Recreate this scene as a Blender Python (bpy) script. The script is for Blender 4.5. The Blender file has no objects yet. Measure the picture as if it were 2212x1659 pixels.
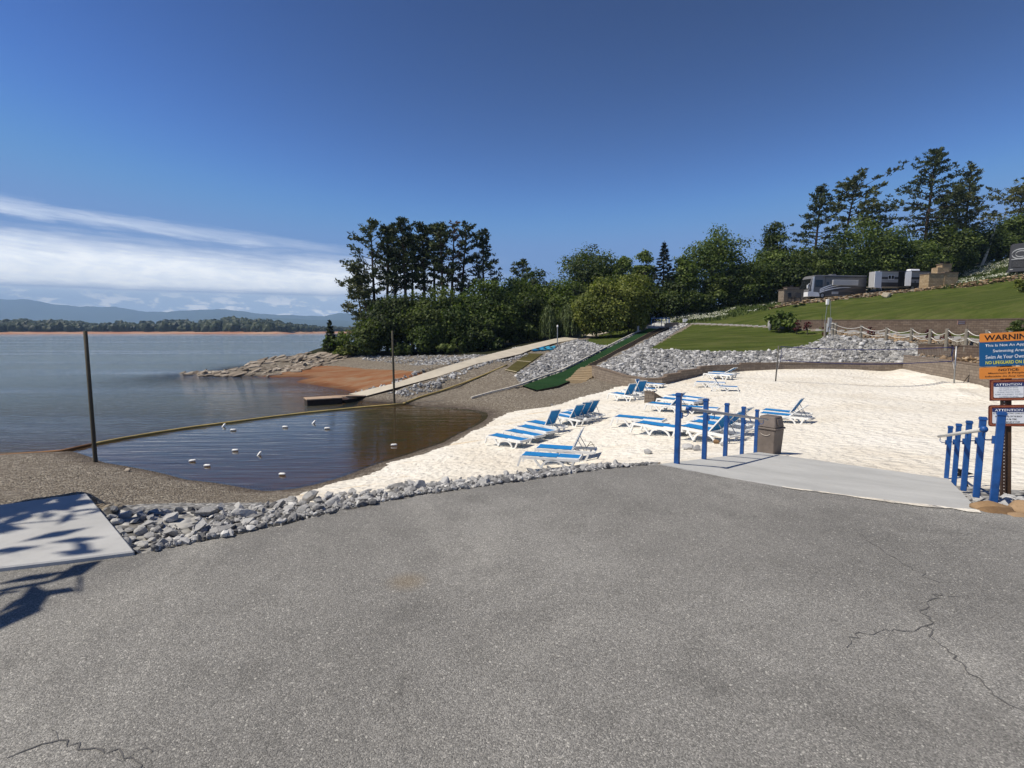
import bpy, math, random
import numpy as np
from mathutils import Vector, Matrix
from math import radians as R, sin, cos, pi

SC = bpy.context.scene
COL = SC.collection
rng = np.random.default_rng(7)
random.seed(7)

# ------------------------------------------------------------------ camera
F = 1140.0; PITCH = math.atan(115/1140.0); CH = 2.0
cam = bpy.data.cameras.new('camera'); cam.sensor_width = 36; cam.lens = 36*F/2212
cam.clip_start = 0.05; cam.clip_end = 60000
co = bpy.data.objects.new('camera', cam); COL.objects.link(co)
co.location = (0, 0, CH); co.rotation_euler = (pi/2-PITCH, 0, 0)
SC.camera = co

# ------------------------------------------------------------------ light
SUN_EL = R(55); SUN_AZ = math.atan2(-0.975, -0.22)      # azimuth of the sun, from +Y towards +X
sd = Vector((sin(SUN_AZ)*cos(SUN_EL), cos(SUN_AZ)*cos(SUN_EL), sin(SUN_EL)))
sl = bpy.data.lights.new('sun', 'SUN'); sl.energy = 5.0; sl.angle = R(0.53); sl.color = (1, .925, .80)
so = bpy.data.objects.new('sun', sl); COL.objects.link(so)
so.rotation_euler = sd.to_track_quat('Z', 'Y').to_euler()
so.location = (0, -20, 60)
SC.view_settings.view_transform = 'Standard'; SC.view_settings.look = 'None'
SC.view_settings.exposure = 0.16; SC.view_settings.gamma = 1
SC.render.engine = 'CYCLES'
SC.cycles.max_bounces = 6; SC.cycles.diffuse_bounces = 3; SC.cycles.glossy_bounces = 3
SC.cycles.transparent_max_bounces = 12; SC.cycles.volume_bounces = 0
SC.cycles.caustics_reflective = False; SC.cycles.caustics_refractive = False

W = bpy.data.worlds.new('World'); SC.world = W; W.use_nodes = True
nt = W.node_tree; nt.nodes.clear()
class NT:
    def __init__(s, nt): s.nt = nt
    def n(s, typ, **kw):
        x = s.nt.nodes.new(typ)
        for k, v in kw.items(): setattr(x, k, v)
        return x
    def l(s, a, b): s.nt.links.new(a, b)
    def put(s, sock, v):
        if isinstance(v, bpy.types.NodeSocket): s.l(v, sock)
        else: sock.default_value = v
    def m(s, op, a, b=0.0, c=0.0):
        x = s.n('ShaderNodeMath', operation=op)
        s.put(x.inputs[0], a); s.put(x.inputs[1], b); s.put(x.inputs[2], c)
        return x.outputs[0]
    def ss(s, v, a, b):
        x = s.n('ShaderNodeMapRange', interpolation_type='SMOOTHSTEP')
        s.put(x.inputs[0], v); s.put(x.inputs[1], a); s.put(x.inputs[2], b)
        return x.outputs[0]
    def noise(s, vec, scale, detail=4, rough=.55, dist=0.0):
        x = s.n('ShaderNodeTexNoise'); x.inputs['Scale'].default_value = scale
        x.inputs['Detail'].default_value = detail; x.inputs['Roughness'].default_value = rough
        x.inputs['Distortion'].default_value = dist
        if vec is not None: s.l(vec, x.inputs['Vector'])
        return x.outputs[0]
    def ramp(s, fac, stops):
        x = s.n('ShaderNodeValToRGB'); e = x.color_ramp.elements
        while len(e) < len(stops): e.new(.5)
        for k, (p, c) in enumerate(stops):
            e[k].position = p; e[k].color = (*c, 1) if len(c) == 3 else c
        s.l(fac, x.inputs[0]); return x.outputs[0]
    def mix(s, fac, a, b, mode='MIX'):
        x = s.n('ShaderNodeMix', data_type='RGBA', blend_type=mode)
        s.put(x.inputs[0], fac)
        for sock, v in ((x.inputs[6], a), (x.inputs[7], b)):
            if isinstance(v, bpy.types.NodeSocket): s.l(v, sock)
            else: sock.default_value = (*v, 1)
        return x.outputs[2]
    def bump(s, h, strength, dist, normal=None):
        x = s.n('ShaderNodeBump'); x.inputs['Strength'].default_value = strength
        x.inputs['Distance'].default_value = dist; s.l(h, x.inputs['Height'])
        if normal is not None: s.l(normal, x.inputs['Normal'])
        return x.outputs[0]

def make_world():
    b = NT(nt)
    sky = b.n('ShaderNodeTexSky', sky_type='NISHITA', sun_disc=False)
    sky.sun_elevation = SUN_EL; sky.sun_rotation = SUN_AZ
    sky.altitude = 1200; sky.air_density = 1.0; sky.dust_density = 0.0; sky.ozone_density = 5.0
    tc = b.n('ShaderNodeTexCoord'); sp = b.n('ShaderNodeSeparateXYZ'); b.l(tc.outputs['Generated'], sp.inputs[0])
    az = b.m('MULTIPLY', b.m('ARCTAN2', sp.outputs[0], sp.outputs[1]), 180/pi)
    el = b.m('MULTIPLY', b.m('ARCSINE', sp.outputs[2]), 180/pi)
    cv = b.n('ShaderNodeCombineXYZ'); b.l(b.m('MULTIPLY', az, .055), cv.inputs[0])
    b.l(b.m('ADD', b.m('MULTIPLY', el, .55), b.m('MULTIPLY', az, .03)), cv.inputs[1])
    n1 = b.noise(cv.outputs[0], 1.3, 6, .55, .4)
    cv2 = b.n('ShaderNodeCombineXYZ'); b.l(b.m('MULTIPLY', az, .28), cv2.inputs[0]); b.l(b.m('MULTIPLY', el, .75), cv2.inputs[1])
    n2 = b.noise(cv2.outputs[0], 1.6, 7, .6, .3)
    n3 = b.noise(cv.outputs[0], 4.5, 7, .65, 1.0)
    # height of each band falls slowly towards the east
    dz = b.m('SUBTRACT', -17.9, az)
    eln = b.m('ADD', b.m('ADD', el, b.m('MULTIPLY', b.m('SUBTRACT', n1, .5), 2.6)), b.m('MULTIPLY', b.m('SUBTRACT', b.noise(cv.outputs[0], 6.0, 6, .6, .8), .5), 1.0))
    top = b.m('ADD', 6.9, b.m('MULTIPLY', dz, .024))
    main = b.m('SUBTRACT', 1.0, b.ss(b.m('SUBTRACT', eln, top), -1.9, 1.2))
    main = b.m('MULTIPLY', main, b.ss(b.m('ADD', el, b.m('MULTIPLY', b.m('SUBTRACT', n3, .5), .5)), 3.0, 4.3))
    main = b.m('MULTIPLY', main, b.m('SUBTRACT', 1.0, b.ss(b.m('ADD', az, b.m('MULTIPLY', n1, 8)), -12, 6)))
    main = b.m('MULTIPLY', main, b.m('ADD', .66, b.m('MULTIPLY', b.m('ADD', n2, n3), .30)))
    line = b.m('SUBTRACT', eln, b.m('ADD', 7.95, b.m('MULTIPLY', dz, .062)))
    cir = b.m('SUBTRACT', 1.0, b.ss(b.m('ABSOLUTE', line), .0, .95))
    cir = b.m('MULTIPLY', b.m('MULTIPLY', cir, b.m('ADD', .12, b.m('MULTIPLY', b.ss(n1, .3, .7), .4))), b.m('SUBTRACT', 1.0, b.ss(az, -28, -10)))
    low = b.m('SUBTRACT', 1.0, b.ss(el, 3.3, 3.8))
    lowf = b.m('MULTIPLY', low, b.m('SUBTRACT', 1.0, b.ss(az, -10, 8)))
    puff = b.ss(n2, .49, .60)
    lowc = b.mix(puff, (.40, .50, .63), (.90, .90, .90))
    lowc = b.mix(b.m('MULTIPLY', b.ss(el, 2.2, 3.6), .6), lowc, (.50, .58, .68))
    hs = b.n('ShaderNodeHueSaturation'); hs.inputs['Saturation'].default_value = 1.0; b.l(b.mix(1.0, sky.outputs[0], (1.22, .95, .98), 'MULTIPLY'), hs.inputs['Color'])
    # a deep clear-air sky: steeper fall-off from the horizon to the zenith than the model gives
    sc_ = b.n('ShaderNodeSeparateColor'); b.l(hs.outputs[0], sc_.inputs[0]); cc_ = b.n('ShaderNodeCombineColor')
    for k, g in enumerate((7.6, 9.9, 5.3)):
        b.l(b.m('SMOOTH_MIN', b.m('MULTIPLY', b.m('POWER', b.m('MULTIPLY', sc_.outputs[k], .098), 2.6), g*7.6), (1.4, 2.8, 5.9)[k], (.8, 1.4, 2.4)[k]), cc_.inputs[k])
    bg = b.n('ShaderNodeBackground'); b.l(cc_.outputs[0], bg.inputs[0]); bg.inputs[1].default_value = .1
    f1 = b.m('MINIMUM', b.m('MAXIMUM', b.m('MAXIMUM', main, cir), b.m('MULTIPLY', lowf, .9)), 1.0)
    colr = b.mix(b.ss(el, 3.25, 3.75), lowc, b.mix(b.ss(n2, .3, .7), (.84, .86, .86), (.95, .94, .90)))
    bg2 = b.n('ShaderNodeBackground'); b.l(colr, bg2.inputs[0]); bg2.inputs[1].default_value = 1.6
    ms = b.n('ShaderNodeMixShader'); b.l(f1, ms.inputs[0]); b.l(bg.outputs[0], ms.inputs[1]); b.l(bg2.outputs[0], ms.inputs[2])
    out = b.n('ShaderNodeOutputWorld'); b.l(ms.outputs[0], out.inputs[0])
make_world()

# ------------------------------------------------------------------ photo geometry: a photo point to a point of the place
cp, sp_ = cos(PITCH), sin(PITCH)
def ray(u, v):
    a = (u-1106)/F; b_ = (829.5-v)/F
    return np.array([a, cp+b_*sp_, -sp_+b_*cp])
def PZ(u, v, z):                       # on a level at height z
    d = ray(u, v); t = (z-CH)/d[2]; return np.array([d[0]*t, d[1]*t, z])
def PY(u, v, Y):                       # at distance Y
    d = ray(u, v); t = Y/d[1]; return np.array([d[0]*t, Y, CH+d[2]*t])
def to_px(x, y, z):
    z = z-CH; fw = y*cp - z*sp_; up = y*sp_ + z*cp
    fw = np.maximum(fw, .05)
    return 1106+F*x/fw, 829.5-F*up/fw

# ------------------------------------------------------------------ terrain
WATER = -3.6
EDGE = [(-160,1236),(0,1226),(180,1210),(290,1197),(340,1190),(420,1172),(500,1157),(600,1134),(700,1112),(800,1091),(900,1071),(1000,1057),(1100,1043),(1200,1029),(1300,1014),(1420,1003)]
EDGE2 = [(1420,1003),(1490,1016),(1560,1029),(1700,1053),(1800,1067),(1900,1080),(2000,1091),(2115,1103),(2212,1117),(2400,1142)]
ctrl = []
for u, v, z in [
    # beach
    (1631,979,-1.03),(2044,1032,-1.03),(2150,1050,-.75),(2230,1062,-.6),(1750,995,-1.1),(1680,915,-1.6),(1900,900,-1.4),(2150,950,-1.25),
    (1460,945,-2.05),(1370,926,-2.3),(1500,985,-1.55),(1400,890,-2.1),(1550,896,-1.9),(1170,1012,-2.9),(1080,965,-2.95),(1220,918,-2.65),
    (1335,866,-2.5),(1400,845,-2.2),(1530,838,-1.75),(1545,820,-1.65),(1675,824,-1.55),(2061,828,-1.5),(1950,798,-1.37),(1690,798,-1.42),(1810,810,-1.5),(1800,860,-1.5),
    (1460,825,-1.9),(1347,836,-2.28),(1278,816,-2.25),(1535,806,-1.62),(1600,801,-1.52),(2000,809,-1.42),(2119,833,-1.5),(2212,866,-1.42),
    (1000,1030,-2.95),(800,1058,-3.0),(640,1078,-3.05),(400,1080,-2.75),(250,1085,-2.55),(120,1060,-2.6),(0,1060,-2.6),(1250,1010,-2.6),(1350,978,-2.25),
    (950,985,-3.2),(1060,935,-3.2),(300,1040,-3.1),(100,1020,-3.0),(-100,1030,-2.8),
    # waterline
    (1050,890,-3.6),(1030,915,-3.6),(960,955,-3.6),(880,985,-3.6),(750,1033,-3.6),(640,1057,-3.6),(570,1060,-3.6),(400,1036,-3.6),(220,1000,-3.6),(130,975,-3.58),(0,984,-3.5),(-150,985,-3.5),
    (900,877,-3.6),(980,880,-3.6),(800,866,-3.6),(760,850,-3.6),(700,836,-3.6),(640,824,-3.6),(590,815,-3.6),(480,809,-3.6),(410,807,-3.65),
    # lake bed
    (600,1020,-3.9),(750,985,-4.0),(850,940,-4.1),(950,915,-3.9),(600,960,-4.3),(450,1000,-4.0),(350,960,-4.4),(700,920,-4.6),(500,900,-5.2),(200,930,-5),(850,895,-4.0),
    (300,850,-6),(600,850,-5),(100,800,-7),(400,780,-7),(700,860,-4.2),(-200,900,-6),
    # gravel shore under the slide
    (1100,870,-3.25),(1018,862,-3.3),(1150,855,-2.95),(1250,838,-2.62),(1000,835,-3.0),(930,845,-3.2),
    (1290,825,-2.35),
    # far shore, clay and stones
    (800,800,-2.9),(870,790,-2.4),(1000,768,-1.4),(750,768,-1.9),(870,769,-1.7),(1050,765,-1.2),(560,778,-2.4),(690,760,-1.6),(650,790,-2.9),(740,775,-2.2),
    ]:
    ctrl.append(PZ(u, v, z))
for u, v, Y in [
    (900,829,46),(1000,803,51),(1090,778,58),(1160,756,65.5),(1204,740,74),(1250,729,82),(1341,713,97),
    (943,800,50),(1033,773.6,57),(1125,750,67),(1196,734,78),(1262,725,86),
    (1165,765,62),(1118,805,50),(1180,753,68),
    (1129,834,44.6),(1216,804,50.4),(1275,774,56.4),(1341,740,67),(1407,708,85.5),(1435,710,84),(1352,751,63.5),(1296,779,54.5),(1240,812,47.5),
    (1300,735,76),(1340,722,84),
    (1410,753,57),(1550,758,55),(1680,756,54),(1775,736,56),(1490,699,84),(1600,702.5,76),(1700,707.5,70),(1790,714,65),
    (1600,730,64),(1500,725,68),
    (1798,722,55),(1859,729,53.7),(1914,734.5,51.4),(1967,737,49.7),(2008,743,44.6),(2044,744.5,41),(2086,746,40),(2200,752,38),
    (1900,717,60),(2110,732,52),
    (1430,700,92),(1450,690,95),(1600,662,98),(1690,640,101),(1560,688,90),(1665,668,89),
    (1290,690,110),(1100,735,98),
    (2070,606,104),(2180,562,112),(2250,545,110),
    ]:
    ctrl.append(PY(u, v, Y))
for p in [(-34,92,-5),(-31,108,-5),(-60,90,-8),(-45,74,-6),(-20,86,-1.2),(-12,95,-.8),(5,95,-.2),(-10,120,-.8),(20,125,1.5),(-25,150,-4),(60,150,6),(100,150,16),(140,150,22),(120,110,19),
          (30,180,1),(150,220,22),(-30,220,-6),(-90,120,-8),(-100,200,-9),(0,260,-2),(80,300,8),(220,300,22),(-200,380,-9),(-120,40,-7),(-60,40,-7),(-40,25,-4.5),(-26,14,-2.4),(-14,9,-1.2),(-12,12,-1.9)]:
    ctrl.append(np.array(p, float))
# lower and upper beach walls, ground kept on their feet and tops
WALL1 = [((1278,815),-2.25,-1.24),((1310,824),-2.27,-1.35),((1347,834),-2.28,-1.5),((1395,835),-2.15,-1.62),((1430,832),-2.0,-1.55),((1460,824),-1.9,-1.4),((1500,814),-1.75,-1.28),((1535,806),-1.62,-1.15),((1600,801),-1.52,-1.05),((1690,797.5),-1.42,-1.0),((1820,797),-1.4,-.98),((1950,797),-1.36,-.98)]
WALL2 = [((1950,797),-1.36,-.22),((2000,808),-1.42,-.22),((2061,820),-1.46,-.24),((2119,832),-1.5,-.27),((2220,866),-1.42,-.3)]
w1 = [(*PZ(*p, zb), zt) for p, zb, zt in WALL1]
w2 = [(*PZ(*p, zb), zt) for p, zb, zt in WALL2]
for w in (w1, w2):
    for i, (x, y, zb, zt) in enumerate(w):
        r = math.hypot(x, y); ctrl.append(np.array([x*(1+1.1/r), y*(1+1.1/r), zt-.06]))
WALL3 = [((1984,742.5),46),((2010,743),44),((2060,745),41),((2119,747.5),38.5),((2230,752),35)]
w3 = [PY(*p, Y) for p, Y in WALL3]
WALL4 = [((1709,691),70),((1800,690.5),65.5),((1880,690.5),62),((2000,690),57),((2110,689),53),((2230,687),49)]
w4 = [PY(*p, Y) for p, Y in WALL4]
for p in w3:
    r = math.hypot(p[0], p[1]); ctrl.append(np.array([p[0]*(1-.9/r), p[1]*(1-.9/r), -.1]))
for i, p in enumerate(w4):
    r = math.hypot(p[0], p[1]); ctrl.append(np.array([p[0]*(1+1.2/r), p[1]*(1+1.2/r), p[2]-.05]))
    zb = 2.3-1.0*i/5; ctrl.append(np.array([p[0]*(1-1/r), p[1]*(1-1/r), zb]))
WALL5 = [((1660,668.5),(1660,664),89),((1711.7,664),(1711.7,652.4),89),((1804.5,654.4),(1804.5,640.8),88),((1905,642.8),(1905,630),87),((2001.8,631),(2001.8,621.5),85.5),((2139.5,619.6),(2139.5,603),83),((2240,607),(2240,588),81)]
w5 = [(PY(*a, Y), PY(*b_, Y)) for a, b_, Y in WALL5]
for a, b_ in w5:
    r = math.hypot(a[0], a[1]); ctrl.append(np.array([a[0]*(1-.6/r), a[1]*(1-.6/r), a[2]]))
    ctrl.append(np.array([b_[0]*(1+1.0/r), b_[1]*(1+1.0/r), b_[2]-.08]))
    ctrl.append(np.array([b_[0]*(1+9.0/r), b_[1]*(1+9.0/r), b_[2]+.25]))
# ramp and the strip of stones under the road edge
RAMP = [PZ(1425,1003,0), PZ(1640,976.5,-.95), PZ(2048,1034,-.95), PZ(2135,1101,0)]
for a in (.1, .5, .9):
    for b_ in (0, .5, 1):
        p = (RAMP[0]*(1-a)+RAMP[1]*a)*(1-b_) + (RAMP[3]*(1-a)+RAMP[2]*a)*b_
        ctrl.append(p-np.array([0, 0, .11]))
edge_w = np.array([PZ(u, v, 0) for u, v in EDGE])
edge2_w = np.array([PZ(u, v, 0) for u, v in EDGE2])
for i in range(len(edge_w)):
    t = edge_w[min(i+1, len(edge_w)-1)]-edge_w[max(i-1, 0)]
    n = np.array([-t[1], t[0], 0]); n /= np.linalg.norm(n)
    ff = min(1, max(0, (i-3)/9))
    for d, z in ((-.6, -.2), (.12, -.10), (1.0, -.12*(1-ff)-.26*ff), (1.9, -.26*(1-ff)-.5*ff), (2.5, -.42*(1-ff)-.8*ff), (3.6, -1.25)):
        q = edge_w[i]+n*d; ctrl.append(np.array([q[0], q[1], z]))
for u, v in ((215,1085),(262,1120),(300,1160),(330,1182),(260,1092),(330,1110),(360,1140),(420,1105)): ctrl.append(PZ(u, v, -.13))
for u, v in ((60,1078),(130,1070),(185,1061)): ctrl.append(PZ(u, v, -.12))
for x, y in [(-6.2,7.6),(-5.2,7.6),(-7.5,7.2),(-4.2,7.8)]: ctrl.append(np.array([x, y, -.75]))
for x, y in [(0,3),(-3,3),(3,3),(0,5),(2.5,6),(5,5),(5,3.5),(-6,3),(8,5),(3,2),(5,2.5),(8,3.5),(1.5,2.2),(-2,2.2),(-5,2.5),(4,1.6),(12,5)]: ctrl.append(np.array([x, y, -.25]))
ctrl = np.array(ctrl)
KQ = 10.0
def qmap(x, y):
    return np.stack([np.arctan2(x, y)*KQ, np.log(np.hypot(x, y)+.5)*KQ], -1)
cq = qmap(ctrl[:, 0], ctrl[:, 1])
def kern(a, b_):
    d2 = ((a[:, None, :]-b_[None, :, :])**2).sum(-1); return np.sqrt(d2+.02)
nC = len(cq); A = np.zeros((nC+3, nC+3)); A[:nC, :nC] = kern(cq, cq)-np.eye(nC)*.02
A[:nC, nC] = 1; A[:nC, nC+1:] = cq; A[nC, :nC] = 1; A[nC+1:, :nC] = cq.T
sol = np.linalg.solve(A, np.concatenate([ctrl[:, 2], np.zeros(3)]))
def sp_plan(u, v):                     # point of the slide's sloping plane
    d = ray(u, v); k = .128; t = (-2.7-k*44.6-CH)/(d[2]-k*d[1]); return d*t
CORR = [sp_plan(*p)[:2] for p in [(1112,838),(1125,832),(1172,816),(1216,801),(1276,770),(1341,735),(1389,713),(1407,704),(1440,704),(1466,698),(1478,700),(1450,712),(1422,727),(1380,748),(1350,764),(1322,781),(1296,797),(1282,812),(1270,826),(1240,832),(1205,842),(1160,850)]]
PN = [((792,858),43.6),((854,841),44.8),((943.5,816.7),48.6),((1033,787.5),54.8),((1125.6,766.5),61.5),((1147,757.5),65),((1204,742),73.5),((1262,731),84),((1341,714.5),97)]
PF = [((752,854.5),44.6),((849,831.6),46.2),((943,800),51),((1033,773.6),57.5),((1110,754),65.5),((1153,743.6),71),((1196,733.7),78),((1262,724),88),((1341,710),101)]
pn = [PY(*p, Y)+[0, 0, .12] for p, Y in PN]; pf = [PY(*p, Y)+[0, 0, .12] for p, Y in PF]
PATHC_ = [((a+b_)/2, np.hypot(*(a-b_)[:2])/2) for a, b_ in zip(pn, pf)]
WSEG = []
def _segs(pts, front, back):
    for a, b_ in zip(pts[:-1], pts[1:]): WSEG.append((a, b_, front, back))
_segs([(x, y, zb, zt) for x, y, zb, zt in w1], 2.2, 1.6); _segs([(x, y, zb, zt) for x, y, zb, zt in w2], 2.2, 1.6)
_segs([(p[0], p[1], -.16, p[2]-.02) for p in w3], 1.2, 1.4); _segs([(p[0], p[1], 2.3-1.0*i/5, p[2]) for i, p in enumerate(w4)], 1.0, 1.4)
def inpoly(u, v, poly):
    ins = np.zeros(len(u), bool); n = len(poly)
    for i in range(n):
        x0, y0 = poly[i]; x1, y1 = poly[(i+1) % n]
        c = ((y0 > v) != (y1 > v)) & (u < (x1-x0)*(v-y0)/(y1-y0+1e-12)+x0); ins ^= c
    return ins
def carve(x, y, z):
    z = z.copy()
    for a, b_, fr, bk in WSEG:
        t = np.array([b_[0]-a[0], b_[1]-a[1]]); L = np.hypot(*t); t = t/L; n = np.array([-t[1], t[0]])
        if n@np.array([a[0], a[1]]) < 0: n = -n
        s = (x-a[0])*t[0]+(y-a[1])*t[1]; d = (x-a[0])*n[0]+(y-a[1])*n[1]; w = np.clip(s/L, 0, 1); zb = a[2]+(b_[2]-a[2])*w; zt = a[3]+(b_[3]-a[3])*w
        ok = (s > -.15) & (s < L+.15)
        f = ok & (d > -fr) & (d < .5); z = np.where(f, np.minimum(z, zb+np.clip(-d/fr-.6, 0, 1)*.5), z)
        g = ok & (d >= .5) & (d < bk); z = np.where(g, np.maximum(z, zt-.07), z)
    for (a, wa), (b_, wb) in zip(PATHC_[:-1], PATHC_[1:]):
        t = b_-a; L = np.hypot(t[0], t[1]); s = ((x-a[0])*t[0]+(y-a[1])*t[1])/L**2; d = np.abs((x-a[0])*t[1]-(y-a[1])*t[0])/L
        z = np.where((s > -.05) & (s < 1.05) & (d < (wa+wb)/2+.25), np.minimum(z, a[2]+t[2]*s-.16), z)
    c = inpoly(x, y, CORR); z = np.where(c, np.minimum(z, -2.7+.128*(y-44.6)-.12), z)
    return z
def terr(x, y):
    x = np.atleast_1d(np.asarray(x, float)); y = np.atleast_1d(np.asarray(y, float)); out = np.empty(len(x))
    for s in range(0, len(x), 20000):
        q = qmap(x[s:s+20000], y[s:s+20000])
        out[s:s+20000] = kern(q, cq)@sol[:nC] + sol[nC] + q@sol[nC+1:]
    return carve(x, y, out)
def T(x, y): return float(terr([x], [y])[0])
ts = np.exp(np.linspace(np.log(3.0), np.log(260), 500))
def G(u, v):                           # where the line of sight first meets the ground
    d = ray(u, v); x, y, z = d[0]*ts, d[1]*ts, CH+d[2]*ts
    g = terr(x, y); k = np.nonzero(z <= g)[0]
    if len(k) == 0: return np.array([x[-1], y[-1], g[-1]])
    k = max(k[0], 1); f0, f1 = z[k-1]-g[k-1], z[k]-g[k]; w = f0/(f0-f1+1e-9); t = ts[k-1]*(1-w)+ts[k]*w
    return np.array([d[0]*t, d[1]*t, T(d[0]*t, d[1]*t)])

# ------------------------------------------------------------------ object helpers
def tag(o, label=None, cat=None, group=None, kind=None):
    if label: o['label'] = label
    if cat: o['category'] = cat
    if group: o['group'] = group
    if kind or cat: o['kind'] = kind or 'thing'
    return o
def thing(name, label, cat, loc=(0, 0, 0), rz=0.0, group=None):
    o = bpy.data.objects.new(name, None); COL.objects.link(o); o.location = loc; o.rotation_euler = (0, 0, rz)
    o.empty_display_size = .2
    return tag(o, label, cat, group)
def np_mesh(name, V, Fc, mats, smooth=False, attr=None, midx=None):
    """V (n,3); Fc (m,k) array of equal-sized faces"""
    me = bpy.data.meshes.new(name); V = np.ascontiguousarray(V, dtype=np.float32); Fc = np.ascontiguousarray(Fc, dtype=np.int32)
    m, k = Fc.shape
    me.vertices.add(len(V)); me.vertices.foreach_set('co', V.ravel())
    me.loops.add(m*k); me.loops.foreach_set('vertex_index', Fc.ravel())
    me.polygons.add(m); me.polygons.foreach_set('loop_start', np.arange(0, m*k, k, dtype=np.int32))
    if midx is not None: me.polygons.foreach_set('material_index', np.ascontiguousarray(midx, dtype=np.int32))
    for mt in (mats if isinstance(mats, (list, tuple)) else [mats]): me.materials.append(mt)
    if attr is not None:
        for an, (dom, vals) in attr.items():
            at = me.attributes.new(an, 'FLOAT', dom); at.data.foreach_set('value', np.ascontiguousarray(vals, dtype=np.float32))
    me.update(); me.validate()
    if smooth: me.shade_smooth()
    else: me.shade_flat()
    return me
def link(name, me, parent=None, loc=(0, 0, 0), rot=(0, 0, 0)):
    o = bpy.data.objects.new(name, me); COL.objects.link(o); o.location = loc; o.rotation_euler = rot
    if parent is not None: o.parent = parent
    return o
def copy_tree(o, parent=None):
    c = o.copy(); COL.objects.link(c)
    if parent is not None: c.parent = parent
    for ch in list(o.children): copy_tree(ch, c)
    return c
class MB:
    def __init__(s): s.v = []; s.f = []; s.mi = []; s.cur = 0
    def add(s, V, Fs):
        o = len(s.v); s.v += [tuple(map(float, p)) for p in V]
        for f in Fs: s.f.append([i+o for i in f]); s.mi.append(s.cur)
        return s
    def box(s, c, d, rz=0.0, M=None):
        x, y, z = d[0]/2, d[1]/2, d[2]/2
        V = [(-x,-y,-z),(x,-y,-z),(x,y,-z),(-x,y,-z),(-x,-y,z),(x,-y,z),(x,y,z),(-x,y,z)]
        Mx = Matrix.Translation(c) @ (M if M is not None else Matrix.Rotation(rz, 4, 'Z'))
        return s.add([Mx @ Vector(p) for p in V], [(0,3,2,1),(4,5,6,7),(0,1,5,4),(1,2,6,5),(2,3,7,6),(3,0,4,7)])
    def tube(s, pts, rad, n=8, cap=True, flat=1.0):
        pts = [Vector(p) for p in pts]; rad = [rad]*len(pts) if not hasattr(rad, '__len__') else rad
        V = []; up = None
        for i, p in enumerate(pts):
            t = (pts[min(i+1, len(pts)-1)]-pts[max(i-1, 0)]).normalized()
            if up is None: up = Vector((0, 0, 1)) if abs(t.z) < .9 else Vector((0, 1, 0))
            a = t.cross(up).normalized(); b_ = a.cross(t).normalized(); up = b_
            for k in range(n):
                th = 2*pi*k/n; V.append(p + (a*cos(th)*flat + b_*sin(th))*rad[i])
        Fs = []
        for i in range(len(pts)-1):
            for k in range(n):
                k2 = (k+1) % n; Fs.append((i*n+k, i*n+k2, (i+1)*n+k2, (i+1)*n+k))
        if cap: Fs.append(tuple(range(n-1, -1, -1))); Fs.append(tuple(range((len(pts)-1)*n, len(pts)*n)))
        return s.add(V, Fs)
    def bar(s, pts, w, h):                # rectangular section, width w sideways, h in the vertical
        pts = [Vector(p) for p in pts]; V = []
        for i, p in enumerate(pts):
            t = (pts[min(i+1, len(pts)-1)]-pts[max(i-1, 0)]).normalized()
            a = t.cross(Vector((0, 0, 1)));  a = a.normalized() if a.length > .05 else Vector((1, 0, 0))
            b_ = a.cross(t).normalized()
            for q in ((-1,-1),(1,-1),(1,1),(-1,1)): V.append(p+a*q[0]*w/2+b_*q[1]*h/2)
        Fs = [(i*4+k, i*4+(k+1) % 4, (i+1)*4+(k+1) % 4, (i+1)*4+k) for i in range(len(pts)-1) for k in range(4)]
        Fs += [(3, 2, 1, 0), tuple(range((len(pts)-1)*4, len(pts)*4))]
        return s.add(V, Fs)
    def prism(s, poly, axis, a, b_):      # outline (2D) pushed along axis 'x','y' or 'z' from a to b
        n = len(poly)
        def mk(p, q): return {'x': (q, p[0], p[1]), 'y': (p[0], q, p[1]), 'z': (p[0], p[1], q)}[axis]
        V = [mk(p, a) for p in poly]+[mk(p, b_) for p in poly]
        return s.add(V, [tuple(range(n-1, -1, -1)), tuple(range(n, 2*n))]+[(k, (k+1) % n, n+(k+1) % n, n+k) for k in range(n)])
    def ball(s, c, r, sc=(1, 1, 1), nu=12, nv=8):
        V = []; Fs = []
        for j in range(nv+1):
            th = pi*j/nv
            for i in range(nu):
                ph = 2*pi*i/nu; V.append((c[0]+r*sc[0]*sin(th)*cos(ph), c[1]+r*sc[1]*sin(th)*sin(ph), c[2]+r*sc[2]*cos(th)))
        for j in range(nv):
            for i in range(nu): Fs.append((j*nu+i, (j+1)*nu+i, (j+1)*nu+(i+1) % nu, j*nu+(i+1) % nu))
        return s.add(V, Fs)
    def mesh(s, name, mats, smooth=False, bevel=0):
        me = bpy.data.meshes.new(name); me.from_pydata(s.v, [], s.f)
        for m in (mats if isinstance(mats, (list, tuple)) else [mats]): me.materials.append(m)
        me.polygons.foreach_set('material_index', s.mi)
        import bmesh
        bm = bmesh.new(); bm.from_mesh(me); bmesh.ops.recalc_face_normals(bm, faces=bm.faces)
        if bevel:
            bmesh.ops.bevel(bm, geom=[e for e in bm.edges if len(e.link_faces) == 2 and e.calc_face_angle(0) > .6], offset=bevel, segments=1, affect='EDGES', clamp_overlap=True)
        bm.to_mesh(me); bm.free(); me.update()
        if smooth: me.shade_smooth()
        return me
    def build(s, name, mats, parent=None, smooth=False, bevel=0, loc=(0, 0, 0)):
        return link(name, s.mesh(name, mats, smooth, bevel), parent, loc)

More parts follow.
